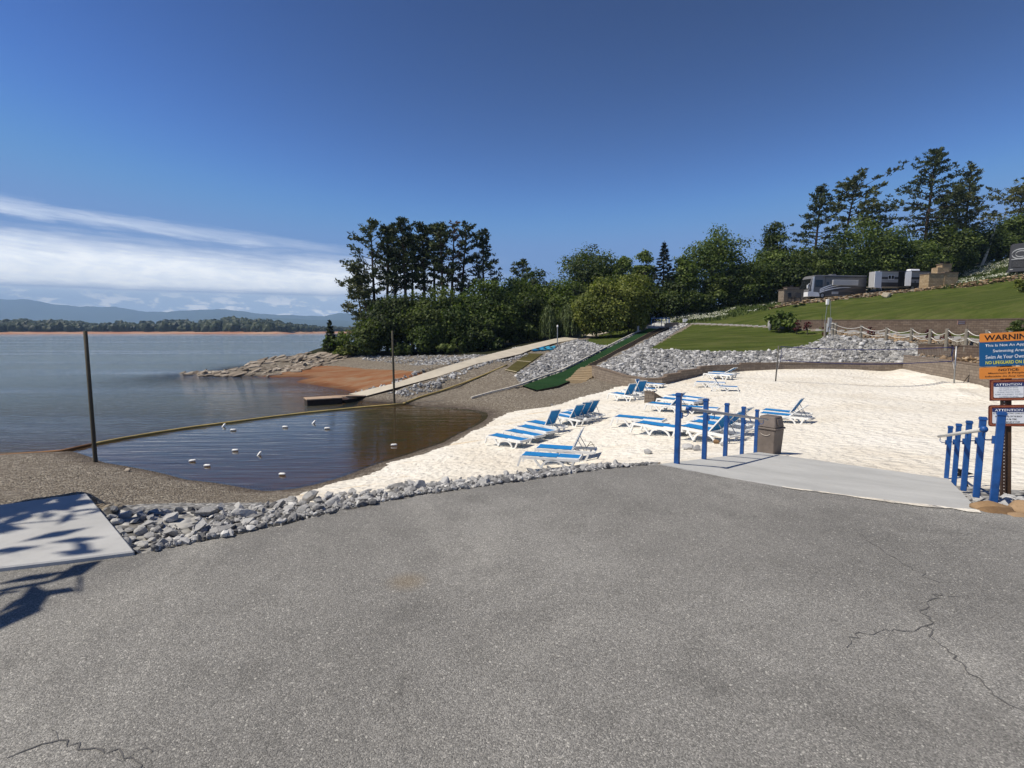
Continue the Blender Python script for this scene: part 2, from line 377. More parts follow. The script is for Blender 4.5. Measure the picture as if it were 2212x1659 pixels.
# ------------------------------------------------------------------ materials
MATS = {}
def new_mat(name):
    m = bpy.data.materials.new(name); m.use_nodes = True; m.node_tree.nodes.clear(); MATS[name] = m
    b = NT(m.node_tree); out = b.n('ShaderNodeOutputMaterial'); return m, b, out
def princ(b, out, col, rough=.8, normal=None, spec=.3, metal=0.0):
    p = b.n('ShaderNodeBsdfPrincipled')
    if isinstance(col, bpy.types.NodeSocket): b.l(col, p.inputs['Base Color'])
    else: p.inputs['Base Color'].default_value = (*col, 1)
    b.put(p.inputs['Roughness'], rough); p.inputs['Specular IOR Level'].default_value = spec; p.inputs['Metallic'].default_value = metal
    if normal is not None: b.l(normal, p.inputs['Normal'])
    b.l(p.outputs[0], out.inputs[0]); return p
def pos(b): return b.n('ShaderNodeNewGeometry').outputs['Position']
def obc(b): return b.n('ShaderNodeTexCoord').outputs['Object']
def scaled(b, v, s):
    x = b.n('ShaderNodeMapping'); x.inputs['Scale'].default_value = s; b.l(v, x.inputs[0]); return x.outputs[0]
def attr(b, name): return b.n('ShaderNodeAttribute', attribute_name=name).outputs['Fac']

def simple(name, col, rough=.6, var=.25, scale=6.0, bump=0.0, bscale=40.0, bdist=.01, spec=.3, metal=0.0, local=True):
    """painted, plastic or timber surface with a little wear"""
    m, b, out = new_mat(name); v = obc(b) if local else pos(b)
    n = b.noise(v, scale, 5, .6)
    c = b.ramp(n, [(.25, tuple(x*(1-var) for x in col)), (.75, tuple(min(1, x*(1+var*.6)) for x in col))])
    nm = b.bump(b.noise(v, bscale, 4, .6), bump, bdist) if bump else None
    rg = b.m('ADD', rough-.08, b.m('MULTIPLY', n, .16))
    princ(b, out, c, rg, nm, spec, metal); return m

def mk_asphalt():
    m, b, out = new_mat('asphalt'); v = pos(b)
    big = b.noise(v, .32, 5, .6); mid = b.noise(v, 2.2, 4, .6)
    vo = b.n('ShaderNodeTexVoronoi', feature='F1'); vo.inputs['Scale'].default_value = 140; b.l(v, vo.inputs['Vector'])
    vo2 = b.n('ShaderNodeTexVoronoi', feature='F1'); vo2.inputs['Scale'].default_value = 52; b.l(v, vo2.inputs['Vector'])
    sep = b.n('ShaderNodeSeparateColor'); b.l(vo.outputs['Color'], sep.inputs[0])
    sep2 = b.n('ShaderNodeSeparateColor'); b.l(vo2.outputs['Color'], sep2.inputs[0])
    base = b.ramp(big, [(.3, (.175, .172, .167)), (.5, (.235, .231, .224)), (.72, (.30, .296, .287))])
    base = b.mix(b.ss(mid, .45, .75), base, b.mix(.4, base, (.145, .142, .137)))
    patch = b.noise(scaled(b, v, (.8, .45, 1)), .55, 6, .7, 1.2)
    base = b.mix(b.m('MULTIPLY', b.ss(patch, .48, .68), .6), base, (.35, .343, .328))
    base = b.mix(b.m('MULTIPLY', b.ss(b.noise(v, 1.1, 6, .72, .8), .54, .72), .5), base, (.13, .128, .124))
    st = b.ramp(sep.outputs[0], [(0, (.55, .55, .55)), (.45, (.87, .87, .86)), (.8, (1.14, 1.13, 1.12)), (.97, (1.42, 1.41, 1.39)), (1, (2.0, 1.97, 1.92))])
    c = b.mix(1.0, base, st, 'MULTIPLY')
    chips = b.m('MULTIPLY', b.ss(sep2.outputs[1], .955, .985), b.m('SUBTRACT', 1.0, b.ss(vo2.outputs['Distance'], .25, .5)))
    c = b.mix(chips, c, (.46, .45, .42))
    c = b.mix(1.0, c, (1.01, 1.0, .965), 'MULTIPLY')
    stain = b.n('ShaderNodeVectorMath', operation='DISTANCE'); b.l(v, stain.inputs[0]); stain.inputs[1].default_value = tuple(PZ(880, 1256, 0))
    c = b.mix(b.m('MULTIPLY', b.m('SUBTRACT', 1, b.ss(stain.outputs['Value'], .02, .22)), .35), c, (.24, .17, .08))
    h = b.m('ADD', b.m('MULTIPLY', vo.outputs['Distance'], -.6), b.m('MULTIPLY', b.noise(v, 160, 3, .6), .8))
    nm = b.bump(h, .7, .011)
    princ(b, out, c, .86, nm, .25); return m
def mk_concrete(name, tone=(.44, .43, .40), lines=None):
    m, b, out = new_mat(name); v = pos(b)
    n = b.noise(v, .8, 6, .65); n2 = b.noise(v, 14, 5, .7)
    c = b.ramp(n, [(.3, tuple(x*.82 for x in tone)), (.7, tuple(x*1.1 for x in tone))])
    c = b.mix(b.m('MULTIPLY', b.ss(n2, .45, .8), .35), c, tuple(x*.68 for x in tone))
    c = b.mix(b.m('MULTIPLY', b.ss(b.noise(v, 2.1, 5, .7, .6), .58, .72), .3), c, (.52, .45, .33))
    nm = b.bump(b.noise(v, 90, 4, .7), .35, .006)
    princ(b, out, c, .85, nm, .2); return m
def mk_sand():
    m, b, out = new_mat('sand'); v = pos(b)
    n = b.noise(v, .28, 5, .6); fine = b.noise(v, 22, 4, .7); foot = b.noise(v, 3.0, 3, .55, .3)
    c = b.ramp(n, [(.3, (.64, .585, .49)), (.5, (.71, .67, .585)), (.75, (.76, .73, .66))])
    tan = b.ss(b.noise(scaled(b, v, (.5, .9, .5)), .5, 4, .6, .7), .56, .70)
    sx = b.n('ShaderNodeSeparateXYZ'); b.l(v, sx.inputs[0])
    low = b.m('SUBTRACT', 1.0, b.ss(sx.outputs[2], -3.35, -2.55))          # damp tan sand towards the water
    c = b.mix(b.m('MULTIPLY', tan, b.m('ADD', .12, b.m('MULTIPLY', low, .55))), c, (.56, .41, .22))
    c = b.mix(b.m('MULTIPLY', b.ss(fine, .4, .8), .2), c, (.50, .43, .32))
    ft = b.n('ShaderNodeTexVoronoi', feature='SMOOTH_F1'); ft.inputs['Scale'].default_value = 2.6; ft.inputs['Smoothness'].default_value = .4
    b.l(b.n('ShaderNodeVectorMath', operation='ADD').outputs[0], ft.inputs['Vector'])
    va = ft.inputs['Vector'].links[0].from_node; b.l(v, va.inputs[0])
    nn = b.n('ShaderNodeTexNoise'); nn.inputs['Scale'].default_value = 1.6; b.l(v, nn.inputs['Vector']); b.l(nn.outputs['Color'], va.inputs[1])
    h = b.m('ADD', b.m('MULTIPLY', ft.outputs['Distance'], .5), b.m('ADD', b.m('MULTIPLY', foot, 1.0), b.m('MULTIPLY', fine, .1)))
    nm = b.bump(h, 1.0, .16)
    princ(b, out, c, .95, nm, .1); return m
def mk_gravel(name, cols, scale=14.0, dist=.05, dark=.5, zwet=True):
    m, b, out = new_mat(name); v = pos(b)
    vo = b.n('ShaderNodeTexVoronoi', feature='F1'); vo.inputs['Scale'].default_value = scale; b.l(v, vo.inputs['Vector'])
    sep = b.n('ShaderNodeSeparateColor'); b.l(vo.outputs['Color'], sep.inputs[0])
    vo2 = b.n('ShaderNodeTexVoronoi', feature='F1'); vo2.inputs['Scale'].default_value = scale*.37; b.l(v, vo2.inputs['Vector'])
    sep2 = b.n('ShaderNodeSeparateColor'); b.l(vo2.outputs['Color'], sep2.inputs[0])
    c = b.ramp(sep.outputs[0], [(0, cols[0]), (.4, cols[1]), (.8, cols[2]), (1, cols[3])])
    c = b.mix(b.m('MULTIPLY', b.ss(sep2.outputs[0], .75, .95), .5), c, cols[3])
    c = b.mix(b.m('MULTIPLY', b.ss(b.noise(v, .35, 5, .6), .45, .7), .45), c, cols[1])
    if zwet:
        sx = b.n('ShaderNodeSeparateXYZ'); b.l(v, sx.inputs[0])
        wet = b.m('SUBTRACT', 1.0, b.ss(b.m('ADD', sx.outputs[2], b.m('MULTIPLY', b.noise(v, 2.0, 3, .6), .25)), WATER+.12, WATER+.32))
        c = b.mix(b.m('MULTIPLY', wet, .75), c, (.075, .055, .042))
    h = b.m('ADD', b.m('MULTIPLY', vo.outputs['Distance'], -1.0), b.m('MULTIPLY', vo2.outputs['Distance'], -.8))
    nm = b.bump(h, 1.0, dist)
    princ(b, out, c, .9, nm, .2); return m
def mk_clay():
    m, b, out = new_mat('red_clay'); v = pos(b)
    n = b.noise(scaled(b, v, (.5, 1.2, 2)), .6, 6, .65, .5); f = b.noise(v, 9, 5, .7)
    c = b.ramp(n, [(.25, (.15, .058, .025)), (.45, (.22, .095, .042)), (.6, (.23, .145, .085)), (.8, (.26, .21, .15))])
    c = b.mix(b.m('MULTIPLY', b.ss(f, .45, .8), .38), c, (.24, .165, .10))
    sx = b.n('ShaderNodeSeparateXYZ'); b.l(v, sx.inputs[0]); wet = b.m('SUBTRACT', 1.0, b.ss(b.m('ADD', sx.outputs[2], b.m('MULTIPLY', n, .2)), WATER+.12, WATER+.42))
    c = b.mix(b.m('MULTIPLY', wet, .7), c, (.085, .035, .016))
    princ(b, out, c, .95, b.bump(f, .8, .06), .1); return m
def mk_bed():
    m, b, out = new_mat('lake_bed'); v = pos(b)
    n = b.noise(v, .5, 5, .6, .4)
    sx = b.n('ShaderNodeSeparateXYZ'); b.l(v, sx.inputs[0])
    c = b.ramp(n, [(.3, (.095, .072, .038)), (.52, (.15, .088, .046)), (.75, (.08, .078, .042))])
    c = b.mix(b.m('MULTIPLY', b.ss(b.noise(v, 7, 4, .7), .5, .8), .4), c, (.09, .06, .045))
    princ(b, out, c, .95, None, .05); return m
def mk_grass(name, cols, scale=1.0):
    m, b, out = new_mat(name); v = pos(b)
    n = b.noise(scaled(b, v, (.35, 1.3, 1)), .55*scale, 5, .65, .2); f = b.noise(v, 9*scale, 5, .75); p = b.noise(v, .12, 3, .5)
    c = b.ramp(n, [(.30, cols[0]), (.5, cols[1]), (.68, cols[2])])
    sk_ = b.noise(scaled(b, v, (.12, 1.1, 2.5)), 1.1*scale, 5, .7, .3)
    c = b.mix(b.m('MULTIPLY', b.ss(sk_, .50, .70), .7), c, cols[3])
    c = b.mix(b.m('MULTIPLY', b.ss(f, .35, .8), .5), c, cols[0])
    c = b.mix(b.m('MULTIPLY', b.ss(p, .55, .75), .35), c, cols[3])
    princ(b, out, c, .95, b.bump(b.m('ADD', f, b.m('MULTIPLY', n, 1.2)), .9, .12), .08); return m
def mk_stone(name, cols, scale=5.0, attrib=None, bump=.5, rough=.85):
    m, b, out = new_mat(name); v = obc(b) if attrib is None else pos(b)
    n = b.noise(v, scale, 6, .65, .3); f = b.noise(v, scale*5, 5, .7)
    if attrib: fac = b.m('ADD', b.m('MULTIPLY', attr(b, attrib), .75), b.m('MULTIPLY', n, .35))
    else:
        oi = b.n('ShaderNodeObjectInfo'); fac = b.m('ADD', b.m('MULTIPLY', oi.outputs['Random'], .5), b.m('MULTIPLY', n, .5))
    c = b.ramp(fac, [(.1, cols[0]), (.45, cols[1]), (.8, cols[2]), (1, cols[3])])
    c = b.mix(b.m('MULTIPLY', b.ss(f, .45, .8), .4), c, cols[0])
    princ(b, out, c, rough, b.bump(b.m('ADD', n, b.m('MULTIPLY', f, .4)), bump, .05), .2); return m
def mk_leaf(name, dark, mid, light, trans=.28, patch=1.0):
    m, b, out = new_mat(name)
    oi = b.n('ShaderNodeObjectInfo')
    f = b.m('ADD', attr(b, 'rnd'), b.m('MULTIPLY', b.m('SUBTRACT', oi.outputs['Random'], .5), .3))
    c = b.ramp(f, [(.05, dark), (.5, mid), (.95, light)])
    d = b.n('ShaderNodeBsdfPrincipled'); b.l(c, d.inputs['Base Color']); d.inputs['Roughness'].default_value = .6; d.inputs['Specular IOR Level'].default_value = .25
    t = b.n('ShaderNodeBsdfTranslucent'); c2 = b.mix(1.0, c, (1.1, 1.3, .5), 'MULTIPLY'); b.l(c2, t.inputs[0])
    ms = b.n('ShaderNodeMixShader'); ms.inputs[0].default_value = trans; b.l(d.outputs[0], ms.inputs[1]); b.l(t.outputs[0], ms.inputs[2])
    b.l(ms.outputs[0], out.inputs[0]); return m
def mk_bark(name, a, c_):
    m, b, out = new_mat(name); v = scaled(b, obc(b), (6, 6, 1.2)); n = b.noise(v, 2.2, 5, .65, .5)
    princ(b, out, b.ramp(n, [(.3, a), (.7, c_)]), .95, b.bump(n, .8, .05), .1); return m
def mk_block(name, cols, along=True, bw=.46, bh=.2):
    """split-face concrete blocks; the wall mesh carries run and height in its 'run' and 'hgt' attributes"""
    m, b, out = new_mat(name); cv = b.n('ShaderNodeCombineXYZ')
    b.l(attr(b, 'run'), cv.inputs[0]); b.l(attr(b, 'hgt'), cv.inputs[1])
    br = b.n('ShaderNodeTexBrick'); b.l(cv.outputs[0], br.inputs['Vector'])
    br.inputs['Scale'].default_value = 1.0; br.inputs['Brick Width'].default_value = bw; br.inputs['Row Height'].default_value = bh
    br.inputs['Mortar Size'].default_value = .013; br.inputs['Color1'].default_value = (*cols[0], 1); br.inputs['Color2'].default_value = (*cols[1], 1)
    br.inputs['Mortar'].default_value = (cols[2][0]*.8, cols[2][1]*.8, cols[2][2]*.8, 1); br.inputs['Bias'].default_value = 0
    n = b.noise(pos(b), 3.0, 6, .7); n2 = b.noise(pos(b), 26, 4, .7)
    c = b.mix(b.m('MULTIPLY', b.ss(n, .4, .75), .5), br.outputs[0], cols[2])
    h = n2
    princ(b, out, c, .95, b.bump(h, .4, .03), .1); return m
def mk_water():
    m, b, out = new_mat('lake_water'); v = pos(b)
    calm = attr(b, 'calm'); dep = attr(b, 'depth')
    rot = b.n('ShaderNodeMapping'); rot.inputs['Rotation'].default_value = (0, 0, R(14)); rot.inputs['Scale'].default_value = (.55, 1.5, 1); b.l(v, rot.inputs[0])
    w1 = b.noise(rot.outputs[0], 1.7, 5, .6, .5); w2 = b.noise(rot.outputs[0], .33, 4, .55, .3)
    rip = b.n('ShaderNodeMapping'); rip.inputs['Rotation'].default_value = (0, 0, R(-28)); rip.inputs['Scale'].default_value = (.35, 2.4, 1); b.l(v, rip.inputs[0])
    w3 = b.noise(rip.outputs[0], .9, 3, .5, .35)
    hr = b.m('ADD', b.m('MULTIPLY', w1, .15), b.m('MULTIPLY', w2, .26))
    bd = b.n('ShaderNodeMapping'); bd.inputs['Rotation'].default_value = (0, 0, R(6)); bd.inputs['Scale'].default_value = (.12, 1, 1); b.l(v, bd.inputs[0])
    lanes = b.m('ADD', .35, b.m('MULTIPLY', b.ss(b.noise(bd.outputs[0], .05, 4, .6, .4), .35, .65), 1.5))      # wind lanes across the lake
    hr = b.m('MULTIPLY', hr, lanes)
    h = b.m('ADD', b.m('MULTIPLY', hr, b.m('SUBTRACT', 1.0, calm)), b.m('MULTIPLY', b.m('MULTIPLY', w3, calm), .028))
    nm = b.bump(h, 1.0, 1.0)
    fr = b.n('ShaderNodeFresnel'); fr.inputs['IOR'].default_value = 1.28; b.l(nm, fr.inputs['Normal'])
    gl = b.n('ShaderNodeBsdfGlossy'); gl.inputs['Roughness'].default_value = .03; gl.inputs['Color'].default_value = (1, 1, 1, 1); b.l(nm, gl.inputs['Normal'])
    tr = b.n('ShaderNodeBsdfTransparent'); tr.inputs[0].default_value = (.68, .66, .60, 1)
    df = b.n('ShaderNodeBsdfDiffuse'); b.l(b.mix(b.ss(dep, .3, 2.2), (.060, .062, .034), (.16, .205, .225)), df.inputs[0])
    murk = b.m('SUBTRACT', 1.0, b.m('POWER', 2.718, b.m('MULTIPLY', dep, -.6)))
    body = b.n('ShaderNodeMixShader'); b.l(murk, body.inputs[0]); b.l(tr.outputs[0], body.inputs[1]); b.l(df.outputs[0], body.inputs[2])
    ms = b.n('ShaderNodeMixShader'); b.l(fr.outputs[0], ms.inputs[0]); b.l(body.outputs[0], ms.inputs[1]); b.l(gl.outputs[0], ms.inputs[2])
    b.l(ms.outputs[0], out.inputs[0]); return m

ASPHALT = mk_asphalt(); SAND = mk_sand()
CONC = mk_concrete('concrete', (.40, .39, .36)); CONC_W = mk_concrete('pale_concrete', (.46, .46, .44)); PATHC = mk_concrete('ramp_concrete', (.50, .45, .36))
GRAVEL = mk_gravel('shore_gravel', [(.07, .058, .045), (.17, .14, .105), (.25, .215, .165), (.42, .38, .31)], 19, .06)
GRAVEL_G = mk_gravel('grey_gravel', [(.10, .10, .10), (.2, .2, .2), (.32, .32, .31), (.5, .5, .48)], 8, .08, zwet=False)
STONY = mk_gravel('stony_ground', [(.07, .065, .06), (.17, .165, .155), (.32, .315, .30), (.52, .51, .48)], 9, .06, zwet=False)
PATHG = mk_concrete('footpath_grey', (.25, .245, .235)); CLAY = mk_clay(); BED = mk_bed()
LAWN = mk_grass('lawn_grass', [(.036, .052, .010), (.064, .086, .017), (.095, .114, .028), (.135, .130, .05)])
MEADOW = mk_grass('meadow_grass', [(.045, .065, .014), (.085, .115, .026), (.12, .15, .04), (.13, .13, .055)], .8)
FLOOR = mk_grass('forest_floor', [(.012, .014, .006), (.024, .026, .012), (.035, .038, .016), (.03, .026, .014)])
ROCK = mk_stone('riprap_stone', [(.19, .188, .184), (.36, .357, .350), (.54, .535, .52), (.70, .69, .67)], 3.0)
ROCKS = mk_stone('riprap_far', [(.08, .08, .082), (.22, .218, .215), (.42, .415, .405), (.72, .71, .68)], 2.0, 'rnd', .3)
SLAB = mk_stone('pale_slab', [(.12, .095, .072), (.26, .215, .165), (.42, .365, .295), (.55, .50, .43)], 1.6)
TANROCK = mk_stone('tan_boulder', [(.13, .075, .035), (.26, .165, .085), (.36, .25, .15), (.42, .33, .22)], 4.0)
DRYW = mk_stone('dry_stone', [(.05, .032, .018), (.20, .13, .07), (.36, .26, .16), (.5, .4, .28)], 2.0, 'rnd', .4)
BLOCK = mk_block('wall_block', [(.21, .172, .135), (.29, .24, .19), (.15, .12, .095)])
BLOCK_D = mk_block('dark_wall_block', [(.125, .092, .07), (.175, .135, .105), (.085, .062, .05)])
FIRE = mk_block('tan_block', [(.30, .22, .13), (.42, .33, .21), (.2, .14, .085)], bw=.5, bh=.26)
PL_WHITE = simple('white_plastic', (.80, .80, .77), .45, .06, 8, spec=.4)
SLING = simple('blue_sling', (.016, .19, .47), .7, .22, 5, .3, 220, .002, spec=.2)
BLUE = simple('blue_paint', (.012, .078, .27), .45, .42, 7, .3, 30, .006, spec=.4)
RAILG = simple('grey_rail', (.36, .36, .36), .5, .15, 9, spec=.4)
STEEL = simple('galvanised', (.32, .33, .34), .4, .2, 12, metal=.7)
BLACK = simple('black_metal', (.018, .018, .02), .45, .3, 9)
BROWN = simple('brown_plastic', (.15, .125, .108), .6, .3, 4, .2, 30, .006)
DARK = simple('dark_opening', (.012, .011, .011), .8, .2)
WOODP = simple('weathered_pole', (.085, .075, .052), .85, .35, 6, .5, 25, .02)
WOODG = simple('grey_timber', (.21, .19, .155), .9, .3, 5, .5, 30, .02)
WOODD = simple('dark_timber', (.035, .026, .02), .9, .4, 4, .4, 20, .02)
WOODT = simple('tan_timber', (.36, .27, .16), .85, .25, 4, .4, 20, .02)
ROPE = simple('white_rope', (.62, .60, .55), .9, .12, 20, .5, 60, .01)
YELLOW = simple('yellow_boom', (.44, .33, .115), .6, .35, 1.1, local=False)
TURF_G = mk_grass('green_turf', [(.012, .036, .013), (.018, .052, .018), (.026, .064, .024), (.032, .06, .026)], .6)
TURF_L = mk_grass('lime_turf', [(.05, .10, .012), (.075, .14, .016), (.09, .16, .022), (.08, .13, .03)], .6)
MATO = mk_grass('olive_mat', [(.06, .055, .018), (.085, .075, .026), (.10, .09, .034), (.085, .075, .03)], .6)
KAYAK = simple('kayak_blue', (.012, .17, .33), .4, .2, 2, spec=.5)
KAYAK2 = simple('kayak_light', (.05, .32, .47), .4, .2, 2, spec=.5)
NAVY = simple('navy_tape', (.02, .025, .11), .7, .2)
NETW = simple('net_cord', (.34, .33, .31), .9, .2)
WATERM = mk_water()
BARK = mk_bark('pine_bark', (.035, .026, .02), (.085, .065, .05)); BARK2 = mk_bark('grey_bark', (.05, .042, .032), (.12, .105, .085)); BARKW = mk_bark('pale_bark', (.4, .38, .35), (.55, .53, .5))
L_PINE = mk_leaf('pine_needles', (0.0157, 0.0248, 0.0109), (0.0404, 0.0571, 0.0203), (0.0853, 0.1028, 0.0344), .12)
L_PINE2 = mk_leaf('pine_needles_light', (0.0277, 0.0370, 0.0138), (0.0673, 0.0806, 0.0276), (0.1267, 0.1310, 0.0483), .15)
L_DEAD = mk_leaf('dead_needles', (.05, .028, .016), (.10, .06, .035), (.14, .09, .055), .1)
L_DARK = mk_leaf('dark_leaves', (.017, .029, .009), (.055, .080, .019), (.130, .164, .038), .36)
L_MID = mk_leaf('mid_leaves', (.028, .049, .012), (.082, .118, .026), (.175, .220, .052), .38)
L_LIME = mk_leaf('lime_leaves', (0.0626, 0.0812, 0.0159), (0.1467, 0.1705, 0.0319), (0.2446, 0.2518, 0.0580), .3)
L_WILLOW = mk_leaf('willow_leaves', (0.0525, 0.072, 0.0225), (0.1125, 0.147, 0.051), (0.18, 0.2175, 0.09), .25)
L_SPRUCE = mk_leaf('spruce_needles', (0.0096, 0.0144, 0.0096), (0.0224, 0.0304, 0.0176), (0.048, 0.0576, 0.032), .1)
L_RED = mk_leaf('red_leaves', (.04, .008, .010), (.075, .014, .016), (.11, .025, .025), .2)
L_FAR = mk_leaf('far_leaves', (0.0109, 0.0185, 0.0061), (0.0239, 0.0370, 0.0099), (0.0457, 0.0573, 0.0167), .15)
L_WHITE = mk_leaf('white_blossom', (.45, .45, .36), (.6, .6, .5), (.75, .75, .68), .2)

# ------------------------------------------------------------------ ground
def vnoise(x, y, s, seed=0):
    r = np.random.default_rng(seed); o = np.zeros_like(x)
    for k in range(7):
        a = r.uniform(0, 2*pi); f = s*r.uniform(.5, 2.2); o += np.sin((x*cos(a)+y*sin(a))*f + r.uniform(0, 6.28))*r.uniform(.4, 1)
    return o/2.6
def inpoly(u, v, poly):
    ins = np.zeros(len(u), bool); n = len(poly)
    for i in range(n):
        x0, y0 = poly[i]; x1, y1 = poly[(i+1) % n]
        c = ((y0 > v) != (y1 > v)) & (u < (x1-x0)*(v-y0)/(y1-y0+1e-12)+x0); ins ^= c
    return ins
POLY = [   # later entries win
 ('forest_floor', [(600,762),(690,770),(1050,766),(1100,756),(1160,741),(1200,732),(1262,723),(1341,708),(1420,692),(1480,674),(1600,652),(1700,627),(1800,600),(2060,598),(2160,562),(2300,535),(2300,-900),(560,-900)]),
 ('meadow', [(1420,704),(1500,698),(1560,691),(1665,669),(1712,640),(1700,622),(1600,650),(1480,672),(1420,688)]),
 ('meadow', [(2030,628),(2140,612),(2320,590),(2320,535),(2160,562),(2060,598)]),
 ('lawn', [(1500,697),(1600,701),(1700,706),(1800,712),(1900,716),(2110,731),(2400,745),(2400,590),(2139,606),(2002,626),(1905,637),(1804,648),(1711,658),(1660,667),(1600,681),(1560,690)]),
 ('footpath', [(1486,699),(1600,703.5),(1700,708.5),(1800,715.5),(1900,722.5),(2110,738),(2400,755),(2400,745),(2110,731.5),(1900,717.5),(1800,712),(1700,706),(1600,701.3),(1500,697.3)]),
 ('lawn', [(1403,753),(1480,758),(1560,760),(1680,757),(1740,746),(1775,734),(1792,717),(1700,710),(1600,705),(1497,701)]),
 ('lawn', [(1255,738),(1287,744),(1311,746),(1368,722),(1382,714),(1400,704),(1345,704),(1341,713),(1295,724)]),
 ('stony_slope', [(1281,794),(1303,785),(1332,770),(1352,759),(1384,742),(1424,722),(1448,709),(1468,699),(1490,699.5),(1450,722),(1403,753),(1480,758),(1560,760),(1680,757),(1740,746),(1775,734),(1792,717),(1800,722),(1860,731),(1960,740),(1984,745),(2000,778),(1985,784),(1945,791),(1690,791),(1600,795),(1535,799),(1430,818),(1347,812),(1281,792)]),
 ('stony_slope', [(1262,735),(1288,745),(1311,746),(1380,719),(1406,706),(1275,774),(1216,804),(1130,834),(1112,812),(1172,770),(1188,760),(1204,746),(1238,736)]),
 ('sand', [(560,1097),(600,1086),(640,1072),(700,1049),(760,1034),(800,1020),(850,1000),(900,984),(960,966),(1000,946),(1050,918),(1095,893),(1150,883),(1190,878),(1250,860),(1300,846),(1347,833),(1395,836),(1430,832),(1460,824),(1500,814),(1535,805),(1600,800),(1690,796),(1950,796),(2000,807),(2061,819),(2119,831),(2400,900),(2400,1052),(2212,1056),(2120,1052),(2060,1046),(2130,1096),(2000,1095),(1500,1022),(1425,999),(1300,1000),(1100,1026),(1000,1038),(800,1064),(640,1084)]),
 ('red_clay', [(560,814),(590,819),(700,840),(760,860),(800,845),(850,832),(905,815),(925,806),(870,800),(790,797),(735,791),(690,790),(640,799)]),
 ('stony_strip', [(210,1094),(420,1086),(640,1084),(800,1064),(1000,1038),(1100,1026),(1300,1000),(1425,999),(1425,1012),(1200,1040),(900,1080),(600,1145),(300,1215),(180,1216)]),
 ('stony_strip', [(2060,1046),(2120,1052),(2212,1056),(2420,1052),(2420,1160),(2212,1125),(2130,1110)]),
]
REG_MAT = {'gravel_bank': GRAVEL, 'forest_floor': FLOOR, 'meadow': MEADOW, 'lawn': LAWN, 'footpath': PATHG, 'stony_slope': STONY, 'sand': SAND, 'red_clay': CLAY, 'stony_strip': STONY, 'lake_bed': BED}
def build_ground():
    NA, NR = 940, 600
    az = np.linspace(R(-64), R(64), NA); rr = np.exp(np.linspace(np.log(2.5), np.log(430), NR))
    A_, R_ = np.meshgrid(az, rr); x = (R_*np.sin(A_)).ravel(); y = (R_*np.cos(A_)).ravel()
    z = terr(x, y)
    r = R_.ravel()
    z += vnoise(x, y, .5, 3)*.03*np.clip((r-9)/10, 0, 1) + vnoise(x, y, .13, 4)*.12*np.clip((r-70)/60, 0, 1)
    i = np.arange(NR-1)[:, None]*NA + np.arange(NA-1)[None, :]
    Fc = np.stack([i, i+1, i+NA+1, i+NA], -1).reshape(-1, 4)
    xc, yc, zc = x[Fc].mean(1), y[Fc].mean(1), z[Fc].mean(1); rc = np.hypot(xc, yc)
    u, v = to_px(xc, yc, zc)
    sc = 1140/rc
    u2 = u + (vnoise(xc, yc, 4.5, 11)*.10+vnoise(xc, yc, 1.2, 12)*.16)*sc; v2 = v + (vnoise(xc, yc, 5.0, 13)+vnoise(xc, yc, 1.4, 14))*.025*sc*(4/ (4+rc*.12))
    names = ['gravel_bank']+sorted(set(n for n, _ in POLY))+['lake_bed']
    reg = np.zeros(len(Fc), int)
    for n, p in POLY: reg[inpoly(u, v, p) if n == 'footpath' else inpoly(u2, v2, p)] = names.index(n)
    reg[(rc < 14) & (yc < 6) & (reg == 0) & (xc > -3)] = names.index('stony_strip')
    reg[(zc < WATER-.05) & (reg != names.index('stony_strip'))] = names.index('lake_bed')
    for k, n in enumerate(names):
        f = Fc[reg == k]
        if len(f) == 0: continue
        idx, inv = np.unique(f, return_inverse=True)
        me = np_mesh(n, np.stack([x, y, z], -1)[idx], inv.reshape(-1, 4), REG_MAT[n], smooth=True)
        tag(link(n, me), kind='structure')
    # lake
    az = np.linspace(R(-100), R(60), 420); rr = np.exp(np.linspace(np.log(9), np.log(26000), 300))
    A_, R_ = np.meshgrid(az, rr); x = (R_*np.sin(A_)).ravel(); y = (R_*np.cos(A_)).ravel()
    i = np.arange(299)[:, None]*420 + np.arange(419)[None, :]
    Fc = np.stack([i, i+1, i+421, i+420], -1).reshape(-1, 4)
    dep = WATER - terr(x, y); rad = np.hypot(x, y)
    dep = np.where(rad > 120, 12.0, np.clip(dep, 0, 12))
    uu, vv = to_px(x, y, np.full_like(x, WATER))
    bx = np.interp(uu, [-400,0,133,200,333,500,667,870,1000,1100], [992,984.6,974.6,959.6,935.6,912.2,891.2,872,868,868])
    calm = np.clip((vv-bx)/6+.5, 0, 1)*.97
    me = np_mesh('lake', np.stack([x, y, np.full_like(x, WATER)], -1), Fc, WATERM, smooth=True, attr={'depth': ('POINT', dep), 'calm': ('POINT', calm)})
    tag(link('lake', me), kind='structure')
build_ground()

def flat_sheet(name, outline, mat, kind='structure', zoff=0.0, sub=0):
    mb = MB(); mb.add([(p[0], p[1], p[2]+zoff) for p in outline], [tuple(range(len(outline)))])
    me = mb.mesh(name, mat); o = link(name, me); return tag(o, kind=kind)
def ragged(pts, step=.12, amp=.03, seed=1):
    r = np.random.default_rng(seed); out = []
    for a, b_ in zip(pts[:-1], pts[1:]):
        L = np.linalg.norm(b_-a); n = max(1, int(L/step)); t = (b_-a)/max(L, 1e-6); nn = np.array([-t[1], t[0], 0])
        for k in range(n): out.append(a+(b_-a)*k/n + nn*r.normal(0, amp))
    out.append(pts[-1]); return out
